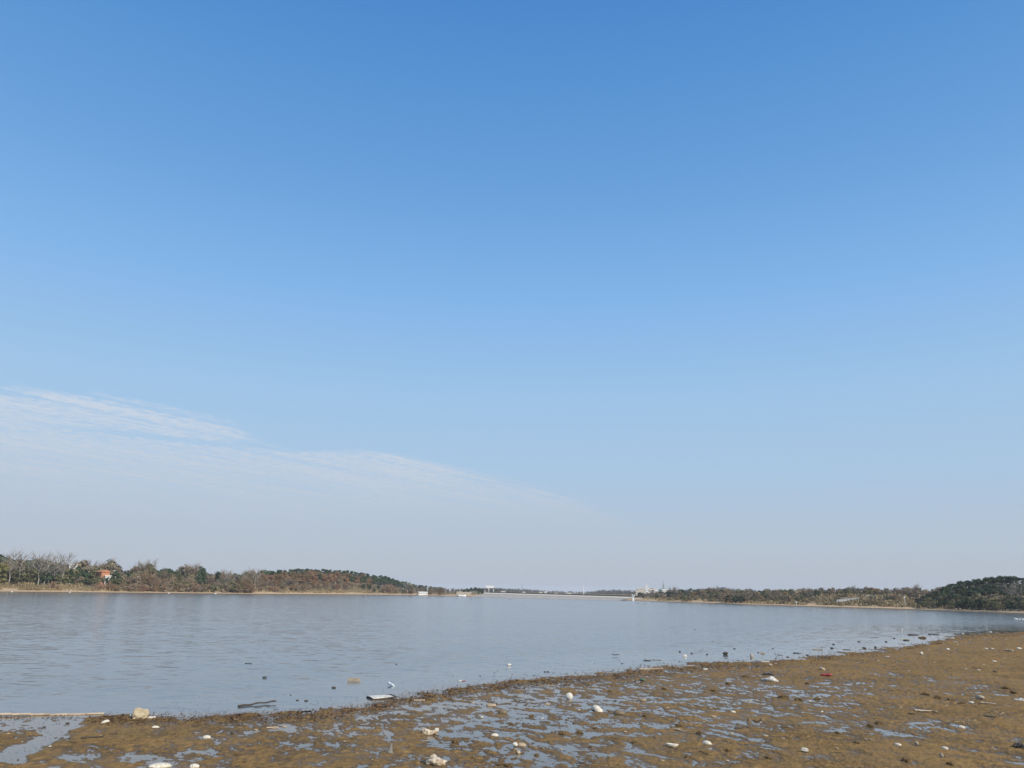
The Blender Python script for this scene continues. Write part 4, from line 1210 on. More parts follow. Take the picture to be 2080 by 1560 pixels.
def m_shell(seed, mat, depth=.3): return bm_mesh('mussel_shell', shell_bm(seed, depth), [mat], True)
def m_stone(seed, mat, sub=3, flat=.62, amp=.22, fr=1.5):
    bm = bmesh.new(); bmesh.ops.create_icosphere(bm, subdivisions=sub, radius=.5)
    noisy(bm, amp, fr, seed); noisy(bm, amp * .2, fr * 4, seed + 9)
    for v in bm.verts: v.co = Vector((v.co.x, v.co.y * .75, v.co.z * flat + flat * .32))
    return bm_mesh('stone', bm, [mat], True)
def m_foam(seed, mat, flat=.5):
    bm = bmesh.new(); bmesh.ops.create_cube(bm, size=1)
    bmesh.ops.subdivide_edges(bm, edges=bm.edges, cuts=5, use_grid_fill=True)
    o_ = Vector((seed * 3.1, seed, 2.2))
    for v in bm.verts:
        c = v.co.copy(); v.co = c.lerp(c.normalized() * .6, .45)
        v.co += Vector((mnoise.noise(c * 2.2 + o_), mnoise.noise(c * 2.2 + o_ * 2), mnoise.noise(c * 2.2 + o_ * 3))) * .16 + c.normalized() * .05 * mnoise.noise(c * 8 + o_)
        v.co = Vector((v.co.x, v.co.y * .6, v.co.z * flat + flat * .35))
    return bm_mesh('foam_chunk', bm, [mat], False)
def m_clod(seed, mat):
    bm = bmesh.new(); r_ = random.Random(seed)
    bmesh.ops.create_icosphere(bm, subdivisions=4, radius=.5)
    o_ = Vector((seed * 1.9, seed * .7, seed * 2.9))
    for v in bm.verts:
        n = v.co.normalized()
        k = .5 + .22 * mnoise.noise(n * 1.6 + o_) + .16 * mnoise.noise(n * 4 + o_) - .30 * max(0, mnoise.noise(n * 5.5 + o_ * 2) - .12) + .05 * mnoise.noise(n * 11 + o_)
        v.co = Vector((n.x * k, n.y * k * .8, n.z * k * .55 + .07))
    return bm_mesh('mud_clod', bm, [mat], False)
def tube_bm(pts, rads, n=7):
    bm = bmesh.new(); prev = None
    for i, (p, rd) in enumerate(zip(pts, rads)):
        t = (pts[min(i + 1, len(pts) - 1)] - pts[max(0, i - 1)]).normalized()
        s = t.cross(Vector((.1, .2, 1))).normalized(); u = t.cross(s)
        ring = [bm.verts.new(p + (s * math.cos(k * 6.2832 / n) + u * math.sin(k * 6.2832 / n)) * rd) for k in range(n)]
        if prev:
            for k in range(n): bm.faces.new((prev[k], prev[(k + 1) % n], ring[(k + 1) % n], ring[k]))
        else: bm.faces.new(ring[::-1])
        prev = ring
    bm.faces.new(prev)
    return bm
def m_stick(seed, mat, th=.03, fork=False, knots=0):
    r_ = random.Random(seed)
    n = 13
    pts = [Vector((-.5 + i / (n - 1), .022 * mnoise.noise(Vector((i * .4, seed, 0))), th + .02 * mnoise.noise(Vector((i * .4, seed, 5))))) for i in range(n)]
    rad = [th * (1 - .45 * i / n) * (1 + .18 * r_.random()) * (1.2 if knots and i % knots == 0 else 1) for i in range(n)]
    bm = tube_bm(pts, rad)
    if fork:
        p = pts[9]
        b2 = tube_bm([p, p + Vector((.12, -.04, .01)), p + Vector((.24, -.07, .0))], [th * .6, th * .45, th * .25])
        me = bpy.data.meshes.new('tmp'); b2.to_mesh(me); b2.free(); bm.from_mesh(me); bpy.data.meshes.remove(me)
    return bm_mesh('stick', bm, [mat], True)
def m_plank(seed, mat, w=.16, th=.05):
    bm = bmesh.new(); bmesh.ops.create_cube(bm, size=1)
    bmesh.ops.subdivide_edges(bm, edges=[e for e in bm.edges if abs((e.verts[0].co - e.verts[1].co).x) > .5], cuts=8)
    o_ = Vector((seed, seed * 2, 1))
    for v in bm.verts:
        j = mnoise.noise(Vector((v.co.x * 3, v.co.y, seed)))
        v.co = Vector((v.co.x + (.03 * mnoise.noise(v.co * 9 + o_) if abs(v.co.x) > .49 else 0), v.co.y * w * (1 + .12 * j), v.co.z * th + th * .5 + .02 * math.sin(v.co.x * 3 + seed)))
    return bm_mesh('plank', bm, [mat])
def m_bag(seed, mat, flat=.45, w=.6):
    bm = bmesh.new(); bmesh.ops.create_icosphere(bm, subdivisions=4, radius=.5)
    o_ = Vector((seed * 1.3, seed * 5, 3))
    for v in bm.verts:
        c = v.co.copy(); n = c.normalized()
        k = 1 + .55 * mnoise.noise(c * 1.7 + o_) + .30 * abs(mnoise.noise(Vector((c.x * 6, c.y * 2.5, c.z * 2.5)) + o_))
        v.co = Vector((c.x * k, c.y * w * k, max(c.z, -.2) * flat * (1 + .8 * mnoise.noise(c * 2.6 + o_ * 2)) * k + flat * .2))
    return bm_mesh('bag', bm, [mat], True)
def m_strip(seed, mat, w=.14, curl=.12):
    bm = bmesh.new(); n = 12; rows = []
    r_ = random.Random(seed)
    for i in range(n + 1):
        x = -.5 + i / n
        hw = w * math.sin(math.pi * (i + .7) / (n + 1.4)) ** .7
        z = curl * (.5 + .9 * mnoise.noise(Vector((x * 2.6, seed * 1.7, 0)))) + .02
        y = .12 * mnoise.noise(Vector((x * 2, seed, 8)))
        rows.append([bm.verts.new((x, y + k * hw, z + curl * .5 * k * k * (1 if seed % 2 else -.4) + .01)) for k in (-1, -.4, .4, 1)])
    for a_, b_ in zip(rows, rows[1:]):
        for k in range(3): bm.faces.new((a_[k], b_[k], b_[k + 1], a_[k + 1]))
    r = bmesh.ops.solidify(bm, geom=bm.faces[:], thickness=.025)
    return bm_mesh('leaf_strip', bm, [mat], True)
def lathe_bm(prof, n=14):
    bm = bmesh.new(); prev = None
    for x, rd in prof:
        ring = [bm.verts.new((x, math.cos(k * 6.2832 / n) * rd, math.sin(k * 6.2832 / n) * rd)) for k in range(n)]
        if prev:
            for k in range(n): bm.faces.new((prev[k], prev[(k + 1) % n], ring[(k + 1) % n], ring[k]))
        else: bm.faces.new(ring[::-1])
        prev = ring
    bm.faces.new(prev)
    bmesh.ops.recalc_face_normals(bm, faces=bm.faces)
    return bm

ITEMS = []           # (px, py, reference)
def ground(px, py):
    p = gp(px, py)
    for _ in range(3):
        z = max(mz(p.x, p.y), 0.0)
        p = gp(px, py, z)
    return p, z

def put(kind_, px, py, wpx, mat, label=None, ref=None, ang=0.0, tilt=0.0, roll=0.0, desc=None, sink=0.0, seed=None, zs=1.0, ys=1.0, group=None, sub=0.0, **kw):
    p, z = ground(px, py)
    D = vdepth(p)
    Lg = wpx / FPX * D
    if py < 1425 and px > 1450 and mat in (FOAM, SHELLW):
        Lg *= .85; zs *= .75
    a = -math.atan2(p.x, p.y)
    seed = seed if seed is not None else int(px * 7 + py * 3) % 997
    if mat is DARKST and kind_ == 'stone': kw.setdefault('flat', .38)
    E_ = dict(shell=('mussel_shell', 'shell'), stone=('stone', 'stone'), foam=('foam_chunk', 'foam'), clod=('mud_clod', 'mud clod'), stick=('driftwood_stick', 'stick'), plank=('plank', 'plank'), bag=('plastic_bag', 'bag'),
              strip=('dead_leaf', 'dead leaf'), bottle=('plastic_bottle', 'bottle'), pair=('open_mussel', 'shell'), cone=('grey_cone', 'cone'), frame=('framed_board', 'board'), stake=('white_stake', 'stake'), bark=('bark_piece', 'bark'))[kind_]
    multi = kind_ in ('bottle', 'pair', 'frame')
    rot = (roll, -tilt, a + ang)
    loc = Vector((p.x, p.y, p.z + sub * Lg - sink * Lg))
    sc = (Lg, Lg * ys, Lg * zs)
    if not multi:
        me = dict(shell=lambda: m_shell(seed, mat, **kw), stone=lambda: m_stone(seed, mat, **kw), foam=lambda: m_foam(seed, mat, **kw), clod=lambda: m_clod(seed, mat), stick=lambda: m_stick(seed, mat, **kw),
                  plank=lambda: m_plank(seed, mat, **kw), bag=lambda: m_bag(seed, mat, **kw), strip=lambda: m_strip(seed, mat, **kw), bark=lambda: m_strip(seed, mat, **kw),
                  cone=lambda: bm_mesh('cone', lathe_bm([(0, .42), (.05, .42), (.1, .34), (.5, .22), (.9, .12), (1, .06)]), [mat], True), stake=lambda: m_stick(seed, mat, **kw))[kind_]()
        xs_ = [v.co.x for v in me.vertices]; nrm_x = 1 / (max(xs_) - min(xs_))
        if kind_ not in ('cone', 'stick', 'stake', 'plank'):
            me.transform(Matrix.Scale(nrm_x, 4))
        o = link(E_[0], me, None, loc); o.rotation_euler = rot; o.scale = sc
        if kind_ == 'cone':
            o.rotation_euler = (0, -math.pi / 2 + .12, a)
    else:
        o = link(E_[0], None, None, loc); o.rotation_euler = rot; o.scale = sc
        if kind_ == 'bottle':
            link('body', bm_mesh('bottle_body', lathe_bm([(-.5, .05), (-.5, .13), (-.45, .145), (-.2, .14), (-.18, .128), (-.05, .128), (-.03, .14), (.15, .14), (.3, .09), (.36, .05), (.42, .05)]), [mat], True), o, (0, 0, .13))
            link('cap', bm_mesh('bottle_cap', lathe_bm([(.415, .04), (.42, .06), (.5, .06), (.5, .03)]), [kw.get('cap', PAINT)], True), o, (0, 0, .13))
        elif kind_ == 'pair':
            for s in (-1, 1):
                v = link('valve', m_shell(seed + s, mat, .28), o, (0, .06 * s, .1)); v.rotation_euler = (math.radians(62 * s), -1.1, 0)
        elif kind_ == 'frame':
            link('panel', m_plank(seed, kw['panel'], .5, .04), o, (0, 0, .02)).scale = (.94, 1, 1)
            for y in (-.26, .26):
                link('rail', m_plank(seed + 3, mat, .035, .05), o, (0, y, 0.015))
            for x in (-.47, .47):
                e = link('rail', m_plank(seed + 5, mat, .05, .047), o, (x, 0, 0.015)); e.rotation_euler = (0, 0, math.pi / 2); e.scale = (.47, 1, 1)
    tag(o, label, E_[1], group)
    ITEMS.append([px, py, ref, o, desc])
    return o

# -- the big pieces, each with its own words
p0, z0 = ground(-140, 1459); p1, z1 = ground(212, 1450)
bam = link('bamboo_pole', None, None, (p0 + p1) / 2); dd = p1 - p0
bam.rotation_euler = (0, 0, math.atan2(dd.y, dd.x)); Lb = dd.length
tag(bam, 'long bleached bamboo pole lying across the inlet at the left edge', 'pole')
nseg = 9
for k in range(nseg):
    x0, x1 = -Lb / 2 + Lb * k / nseg, -Lb / 2 + Lb * (k + 1) / nseg
    r0_ = .021 - .007 * k / nseg
    link('segment', bm_mesh('bamboo_segment', lathe_bm([(x0 + .004, r0_ * 1.12), (x0 + .02, r0_), ((x0 + x1) / 2, r0_ * .98), (x1 - .015, r0_), (x1 - .002, r0_ * 1.1)], 10), [BAMBOO], True), bam, (0, .03 * math.sin(k * .55), .018 + .012 * math.sin(k * .7)))
ITEMS.append([130, 1454, 'the bamboo pole', bam, None])
put('foam', 283, 1459, 32, SANDST, 'upright buff block of stone at the water edge right of the bamboo pole', 'the buff block', ang=.1, tilt=-.12, flat=.78, seed=43)
put('foam', 268, 1456, 9, FOAM, 'white foam scrap wedged against the left side of the buff block', zs=1.6)
put('foam', 308, 1459, 16, FOAM, 'flat white foam splinter on the wrack right of the buff block', zs=.6)
put('shell', 214, 1468, 17, SHELLW, 'white shell tilted on dark leaves left of the buff block', 'the tilted shell', ang=.3, tilt=.35, seed=2)
put('shell', 316, 1478, 15, SHELLW, 'white oval shell on bare mud below the buff block', 'the oval shell', seed=3, zs=.8)
put('shell', 420, 1499, 17, SHELLW, 'cream shell lying alone on smooth brown mud right of the oval shell', 'the lone cream shell', ang=-.1, seed=4)
put('stick', 188, 1499, 42, STICKD, 'dark stick with a pale split end on the mud below the tilted shell', 'the split stick', ang=.12, th=.04)
put('strip', 204, 1496, 13, LEAFM, 'pale splinter sticking up from the end of the dark split stick', ang=.5, tilt=.5)
put('pair', 301, 1498, 10, SHELLB, 'small upright open mussel with two pointed valves below the oval shell', seed=6, sink=.2)
put('shell', 325, 1558, 47, SHELLW, 'large white mussel shell at the bottom edge, biggest of all', 'the biggest shell', ang=.05, seed=8, depth=.2, zs=.75, ys=.8)
put('shell', 395, 1559, 21, SHELLW, 'white oval shell just right of the biggest shell', 'its oval neighbour', seed=9, depth=.34)
put('stone', 471, 1491, 9, DARKST, 'small dark pointed stone near the lone cream shell', flat=.9)
put('stick', 522, 1432, 84, STICKD, 'long grey forked stick reaching from the wrack into the water', 'the forked stick', ang=.55, th=.022, fork=True, tilt=.035, sub=.015)
put('plank', 719, 1383, 24, PLANKM, 'tan wooden block with a dark end floating in shallow water', 'the wooden block', ang=-.35, w=.42, th=.28, sink=.06)
put('stone', 538, 1377, 10, DARKST, 'dark rock standing out of the water left of the wooden block', 'the dark rock')
put('stick', 505, 1348, 14, STICKD, 'short dark twig floating beyond the dark rock', th=.05)
put('bottle', 795, 1393, 20, PLAST, 'crushed pale plastic bottle afloat right of the wooden block', 'the crushed bottle', ang=-.8, tilt=-.3, zs=.9)
put('frame', 775, 1418, 52, STICKD, 'dark framed white board lying in the shallows', 'the framed board', ang=.38, ys=1.25, tilt=.03, panel=FOAM)
put('bag', 936, 1383, 15, CLOTHW, 'white scrap of wrapper afloat off the wrack', 'the white wrapper', flat=.2)
put('bag', 942, 1383.5, 8, REDC, 'red end of torn wrapper beside its white scrap', flat=.25)
put('bark', 622, 1451, 21, STICKD, 'curled dark strip of bark on the wrack beside the water', 'the curled bark', ang=-.35, curl=.3, w=.18)
put('plank', 553, 1479, 24, BAMBOO, 'tan wood chunk on wet mud below the forked stick', 'the tan chunk', ang=.12, w=.25, th=.12)
put('bark', 782, 1437, 34, BARKR, 'orange brown slab of bark on the wrack below the framed board', 'the orange bark', ang=.35, curl=.12, w=.12)
put('plank', 852, 1423, 22, PLANKM, 'pale flat slab among the dark leaves right of the framed board', 'the pale slab', w=.3, th=.1)
put('bag', 872, 1492, 34, CLOTH, 'grey tan plastic bag bundled on wet mud', 'the tan bag', flat=.42, seed=12, ang=.1)
put('foam', 887, 1484, 9, FOAM, 'white knotted tip poking from the tan bag', zs=1.4)
put('cone', 792, 1529, 17, GREYC, 'upright grey cone shaped stump on brown mud', 'the grey cone')
put('bag', 884, 1552, 44, CLOTH, 'crumpled cream wrapper with brown stains at the bottom edge', 'the stained wrapper', flat=.55, seed=21, w=.7)
put('bag', 864, 1549, 22, DARKST, 'dark piece standing in for the shaded left side of the stained wrapper', flat=.5, seed=22)  # dark lump added as the shade on the wrapper's left side
put('foam', 903, 1548, 11, FOAM, 'pale torn corner at the right side of the stained wrapper')
put('clod', 925, 1508, 18, CLOD, 'round tan mud clod rising from a puddle right of the tan bag', 'the round clod')
put('shell', 978, 1458, 10, SHELLW, 'small white shell standing in a puddle above the tan bag', ang=-.6, tilt=.3)
put('bark', 1067, 1400, 17, BARKR, 'orange brown bark piece sticking up from the wrack', 'the upright bark', ang=.2, tilt=1.15, w=.22)
put('strip', 1115, 1396, 40, LEAFM, 'long cream palm strip lying on the wrack', 'the palm strip', curl=.06, w=.06)
put('stone', 1157, 1420, 15, FOAM, 'round white lump standing in a puddle', 'the white lump', flat=.95, amp=.12)
put('shell', 1213, 1445, 28, SHELLW, 'big white oval shell tilted in a puddle', 'the big tilted shell', ang=-.45, tilt=-.42, seed=33, depth=.3, sub=.05)
put('shell', 1258, 1450, 25, SHELLB, 'brown shell with a pale rim right of the big tilted shell', 'the brown shell', ang=.1, depth=.28)
put('shell', 1306, 1423, 15, SHELLT, 'tan bowl shaped shell in wet mud right of the white lump', 'the tan bowl', roll=math.pi, sub=.2, depth=.4)
put('shell', 1021, 1449, 20, SHELLB, 'dark oval shell reflected in a puddle left of the white lump', 'the dark oval shell', depth=.4)
put('shell', 998, 1434, 22, SHELLT, 'tan shell lying flat above the dark oval shell', depth=.22)
put('shell', 1005, 1495, 16, SHELLW, 'white shell with a dark underside on wet mud', 'the dark lipped shell', ang=.2, seed=14)
put('shell', 1060, 1515, 20, SHELLT, 'tan mussel shell, right one of a touching pair', 'the touching pair', ang=.25)
put('stone', 1047, 1516, 11, FOAM, 'white lump, left one of a touching pair', flat=.9)
put('stone', 1053, 1531, 9, SANDST, 'round tan pebble below the touching pair of shells', flat=.9)
put('clod', 1020, 1555, 22, CLOD, 'reddish mud clod, left one of two at the bottom edge', 'the two bottom clods')
put('clod', 1034, 1556, 18, CLOD, 'brown mud clod, right one of two at the bottom edge')
put('clod', 1037, 1471, 12, CLOD, 'small mud clod standing in a puddle below the dark oval shell')
put('clod', 1141, 1490, 17, CLOD, 'pitted mud clod, left one of a pair in the puddles', 'the pair of clods')
put('clod', 1177, 1490, 18, CLOD, 'pitted mud clod, right one of a pair in the puddles')
put('clod', 1380, 1476, 22, CLOD, 'pitted mud clod behind a half buried white shell', 'the shell backed clod')
put('strip', 1382, 1484, 36, SHELLW, 'half buried white shell rim in front of the pitted clod', ang=-.1, curl=.10, w=.1)
put('shell', 1365, 1516, 27, SHELLW, 'curved white shell dish holding a mud clod', 'the shell dish', roll=math.pi, sub=.18, depth=.25, ang=-.1)
put('clod', 1366, 1511, 15, CLOD, 'mud clod sitting in the white shell dish')
put('shell', 1436, 1511, 20, SHELLW, 'white shell with a shadowed lip right of the shell dish', 'the shadowed shell', ang=-.2)
put('plank', 1322, 1359, 48, BAMBOO, 'pale bleached board lying along the water edge', 'the pale board', ang=.15, w=.10, th=.05)
put('stick', 1409, 1354, 24, BAMBOO, 'pale straight stick on the dark shoreline right of the pale board', th=.04)
put('foam', 1433, 1361, 9, FOAM, 'small white scrap at the end of the pale straight stick')
put('plank', 1334, 1341, 18, STICK, 'dark plank end afloat beyond the pale board', 'the floating plank', w=.16)
put('stick', 1315, 1342, 15, STICKD, 'dark waterlogged stick left of the floating plank', th=.06)
put('foam', 1391, 1334, 8, FOAM, 'white and dark float in shallow water beyond the shoreline', zs=1.3)
put('bag', 1306, 1382, 15, GREENB, 'dull green crumpled plastic on the wrack', 'the green plastic', flat=.35)
put('bark', 1250, 1333, 15, STICKD, 'dark curled drift piece floating off the wrack', curl=.2)
put('stone', 1034, 1352, 9, FOAM, 'pale bottle end bobbing alone in open water', 'the lone float')
put('stone', 1107, 1365, 5, DARKST, 'dark stone tip, left of two in open water', 'the two stone tips')
put('stone', 1113.5, 1365, 5, DARKST, 'dark stone tip, right of two in open water')
put('stick', 1348, 1420, 30, STICKD, 'thin dark twig standing upright in the mud', 'the upright twig', tilt=1.5, th=.012)
put('stone', 1474, 1330, 11, DARKST, 'dark rock with a pale side in the shallows', 'the shallow rock', flat=.7)
put('strip', 1488, 1329, 7, CLOTHW, 'white triangular scrap upright in the shallows right of the dark rock', tilt=.6)
put('stone', 1527, 1335, 7, STONE, 'upright two toned stone in the shallows', flat=1.3)
put('plank', 1549, 1328, 9, PLANKM, 'tan drift block in the shallows', 'the tan drift block', w=.4, th=.25)
put('plank', 1555, 1345, 17, FOAM, 'white flat board end at the water edge', 'the white board end', w=.3, th=.2)
put('stone', 1564, 1352, 8, STONE, 'pale pebble just below the white board end')
put('bag', 1564, 1384, 36, CLOTHW, 'ribbed white bundle of ragged plastic on the mud', 'the ribbed bundle', flat=.32, seed=77, ang=-.15, w=.5)
put('clod', 1560, 1371, 24, DARKST, 'dark clump of weed behind the ribbed white bundle', 'the weed clump', zs=.5)
put('bag', 1678, 1373, 22, REDC, 'crumpled red plastic bag on the brown mud', 'the red bag', flat=.34, seed=5, ang=-.1)
put('stone', 1670, 1361, 13, SANDST, 'yellowish pale lump just behind the red bag', flat=.6)
put('clod', 1592, 1419, 24, CLOD, 'pitted mud clod, left of two beside a puddle', 'the puddle clods')
put('clod', 1623, 1423, 22, CLOD, 'pitted mud clod with holes, right of two beside a puddle')
put('pair', 1521, 1466, 15, SHELLB, 'upright striped open mussel, left of two in a puddle', 'the upright mussels', sink=.1)
put('pair', 1547, 1465, 15, SHELLB, 'upright dark open mussel, right of two in a puddle', sink=.1, seed=61)
put('stone', 1545, 1468, 5, FOAM, 'small white pebble at the foot of the upright mussels')
put('clod', 1536, 1466, 12, CLOD, 'brown clod wedged between the two upright mussels')
put('shell', 1669, 1447, 9, SHELLW, 'small white shell casting a long dark mark beside it', 'the shadow casting shell', tilt=.6)
put('shell', 1489, 1447, 11, SHELLW, 'white shell on wet mud above the upright mussels')
put('shell', 1486, 1490, 8, SHELLW, 'white ring shaped shell below the upright mussels', roll=math.pi, sub=.2)
put('foam', 1635, 1525, 14, FOAM, 'white crumbly lump on dry mud near the bottom', 'the crumbly lump')
put('strip', 1765, 1503, 17, SHELLW, 'hooked white shell fragment beside the long puddle', 'the hooked shell', curl=.3, w=.16)
put('clod', 1786, 1471, 20, CLOD, 'dark broken clod above the long puddle', 'the broken clod')
put('clod', 1768, 1475, 14, CLOD, 'low brown clod left of the broken clod')
put('shell', 1824, 1514, 15, SHELLW, 'white shell on brown mud below the long puddle', 'the roadside shell', ang=-.15)
put('stone', 1862, 1512, 9, STONE, 'pale pitted stone right of the long puddle', flat=.9)
put('stick', 1880, 1446, 42, BAMBOO, 'cream bundle of broken reed lying on dry mud', 'the reed bundle', ang=.15, th=.05, fork=True)
put('stick', 1852, 1452, 14, STICKD, 'dark stub at the left end of the reed bundle', th=.14)
put('strip', 1941, 1472, 32, LEAFM, 'curved cream strip arched on dry mud', 'the arched strip', curl=.2, w=.09, seed=23)
put('shell', 1953, 1478, 14, SHELLW, 'white shell touching a puddle below the arched strip', ang=.2)
put('stone', 1991, 1420, 16, STONE, 'rounded pale stone on the dry flat', 'the rounded stone', flat=.7)
put('shell', 1973, 1428, 11, SHELLW, 'pair sized white shell left of the long bone like piece', tilt=.1)
put('stick', 2006, 1430, 28, PLANKM, 'long bone like white piece of wood below the rounded stone', 'the bone like piece', th=.06)
put('plank', 2047, 1433, 13, PLANKM, 'cream wood chip right of the bone like piece', w=.25)
put('bag', 2075, 1423, 26, CLOTHW, 'bluish white plastic sheet at the right edge', 'the plastic sheet', flat=.25, ang=-.2)
put('strip', 2024, 1456, 27, LEAFM, 'folded cream leaf with a raised tip', 'the folded leaf', curl=.28, w=.3, seed=31)
put('strip', 2058, 1460, 30, LEAFM, 'long cream leaf right of the folded leaf', ang=-.2, curl=.07, w=.1)
put('strip', 2005, 1470, 21, LEAFM, 'thin cream sliver below the folded leaf', ang=-.15, curl=.1, w=.06)
put('shell', 1919, 1521, 14, SHELLW, 'white shell at the tip of the lower puddle', ang=-.2)
put('stone', 1913, 1538, 7, STONE, 'upright pale stone near the bottom right', flat=1.4)
put('clod', 2070, 1518, 26, DARKST, 'dark clod at the right edge below the plastic sheet', 'the edge clod')
put('stone', 2080, 1517, 11, FOAM, 'white lump against the dark clod at the right edge')
put('plank', 1838, 1299, 26, FOAM, 'white painted board on the shallows of the mud point', 'the white board', w=.2, th=.1)
put('clod', 1840, 1301, 12, DARKST, 'dark lump under the white painted board', zs=.6)
put('stake', 1833, 1284, 13, PAINT, 'white leaning stake standing in the water off the mud point', 'the white stake', tilt=1.4, th=.05)
put('stick', 1856, 1290, 22, STICKD, 'dark drift pole just right of the white stake', 'the dark drift pole', th=.04)
put('foam', 1867, 1291, 6, FOAM, 'white float at the end of the dark drift pole')
put('clod', 1874, 1296, 16, CLOD, 'dark mud hump below the dark drift pole', zs=.6)
put('stick', 1897, 1289, 21, STICKD, 'straight dark pole afloat off the mud point', 'the straight pole', th=.04)
put('foam', 1936, 1297, 8, FOAM, 'white scrap on the tip of the mud point', 'the tip scrap')
put('foam', 1956, 1287, 6, FOAM, 'white float just off the tip of the mud point')
put('foam', 2012, 1284, 6, FOAM, 'white float at the far water edge of the mud')
put('stick', 1661, 1320, 19, BAMBOO, 'pale stick with a dark end afloat off the shoreline', 'the pale float stick', th=.05)
put('stone', 1925, 1320, 9, FOAM, 'round white lump on the dark shoreline of the mud point', 'the point lump', flat=.9)
put('bottle', 2050, 1323, 15, SHELLT, 'tan plastic bottle on the far mud', 'the tan bottle', ang=-.4)
put('stone', 2070, 1318, 11, FOAM, 'white lump right of the tan bottle', flat=.6)
put('shell', 2003, 1318, 9, SHELLW, 'white scrap, left of two in line on the far mud', 'the two in line')
put('shell', 2015, 1318, 9, SHELLW, 'white scrap, right of two in line on the far mud')
put('stone', 1872, 1329, 7, FOAM, 'cream upright lump on the far mud', 'the cream lump', flat=1.3)
put('shell', 2020, 1344, 11, SHELLW, 'white shell alone on the far dry flat', 'the flat shell', ang=.3)
put('bark', 1984, 1358, 15, STICKD, 'dark curved plate on the far dry flat', 'the dark plate', curl=.2)
put('shell', 1987, 1362, 10, SHELLT, 'pale piece against the dark plate')
put('stone', 2021, 1365, 8, DARKST, 'black lump with a white side on the far dry flat', 'the black lump')
# -- smaller bits, named by what they lie beside
SMALL = [('shell', SHELLW, 'small white shell', [(102, 1516, 9), (16, 1490, 7), (45, 1507, 6), (1176, 1442, 9), (1102, 1459, 8), (1270, 1486, 8), (1357, 1438, 9), (1331, 1426, 6), (1403, 1398, 8), (1708, 1378, 6), (1645, 1425, 9), (1716, 1411, 8), (1846, 1363, 8), (1998, 1350, 9), (1962, 1358, 9),
                                           (2040, 1337, 8), (2058, 1341, 5), (1784, 1342, 9), (1923, 1434, 6), (1804, 1371, 5), (1885, 1320, 7), (1898, 1345, 6), (1720, 1343, 6), (1742, 1346, 7), (1614, 1346, 5), (1440, 1512, 6), (1540, 1529, 5), (2044, 1299, 6), (2001, 1296, 7), (1970, 1301, 7), (1946, 1309, 6), (2077, 1293, 6),
                                           (983, 1521, 5), (783, 1528, 6), (436, 1519, 4), (725, 1530, 4), (757, 1543, 5), (1478, 1545, 8), (1448, 1512, 5), (1576, 1348, 8), (1968, 1463, 5), (1980, 1463, 6), (2016, 1519, 6), (1724, 1330, 5)]),
         ('shell', SHELLT, 'small tan shell', [(578, 1476, 12), (520, 1483, 10), (1112, 1431, 14), (1450, 1456, 12), (1555, 1495, 12), (1523, 1424, 9), (1429, 1467, 8), (1801, 1335, 12), (1602, 1407, 7), (1443, 1438, 7), (1289, 1440, 9), (960, 1427, 10), (1240, 1538, 9), (1140, 1522, 8), (700, 1506, 7), (1345, 1545, 10), (1700, 1520, 8), (1590, 1500, 9), (1830, 1437, 8), (1900, 1405, 8)]),
         ('stone', DARKST, 'small dark stone', [(37, 1544, 5), (90, 1477, 6), (137, 1470, 8), (284, 1527, 7), (622, 1424, 8), (604, 1423, 6), (805, 1350, 4), (678, 1398, 9), (982, 1539, 8), (1436, 1330, 5), (1381, 1324, 5), (1405, 1327, 6), (1492, 1318, 5), (1570, 1317, 4), (1412, 1279, 3), (1540, 1326, 4), (1600, 1335, 6), (1640, 1331, 6), (1693, 1309, 6), (1745, 1304, 6), (1800, 1304, 6), (1816, 1297, 5), (1690, 1317, 7), (1756, 1317, 8), (1778, 1315, 6), (850, 1433, 7), (960, 1505, 6), (1100, 1520, 6), (1200, 1518, 7), (1330, 1500, 7), (1250, 1424, 6), (1166, 1470, 6), (1290, 1385, 6), (590, 1412, 4), (700, 1438, 5)]),
         ('stick', STICKD, 'short dark twig', [(85, 1479, 16), (230, 1491, 18), (570, 1530, 22), (660, 1460, 14), (716, 1444, 16), (1085, 1372, 9), (1150, 1369, 9), (1264, 1348, 8), (1620, 1327, 16), (1585, 1331, 12), (1720, 1320, 14), (1850, 1318, 14), (1905, 1308, 18), (1500, 1480, 18), (1430, 1530, 24), (1700, 1530, 22), (1560, 1508, 14), (1250, 1500, 18), (1180, 1550, 20), (940, 1470, 14), (400, 1475, 20), (350, 1492, 12), (150, 1508, 14), (1995, 1500, 14), (1800, 1430, 14)]),
         ('clod', CLOD, 'small mud clod', [(715, 1502, 14), (480, 1533, 10), (1080, 1455, 12), (1240, 1405, 14), (1310, 1455, 12), (1420, 1490, 14), (1450, 1405, 16), (1480, 1390, 14), (1660, 1420, 13), (1700, 1490, 15), (1740, 1510, 14), (1880, 1412, 18), (1905, 1418, 16), (1932, 1424, 18), (1955, 1430, 15), (2045, 1400, 20), (2060, 1408, 16), (1600, 1480, 15), (1560, 1540, 16), (1290, 1510, 14), (1090, 1535, 12), (960, 1540, 13), (1210, 1480, 12), (1350, 1400, 12), (1515, 1375, 12), (1640, 1390, 12), (1400, 1540, 18), (1480, 1525, 15), (1840, 1545, 18), (1930, 1552, 16)]),
         ('strip', LEAFM, 'small pale leaf', [(60, 1462, 9), (86, 1529, 10), (298, 1398, 8), (565, 1533, 9), (660, 1483, 12), (760, 1465, 9), (1200, 1395, 9), (1395, 1365, 9), (1680, 1400, 10), (1790, 1400, 9), (1860, 1395, 12), (1980, 1385, 12), (2055, 1360, 14), (2050, 1550, 14), (1540, 1410, 9), (1330, 1520, 12), (1000, 1400, 10), (890, 1430, 10), (480, 1463, 12), (390, 1463, 12), (345, 1462, 12), (1160, 1530, 14), (1640, 1485, 11), (1760, 1455, 9)])]
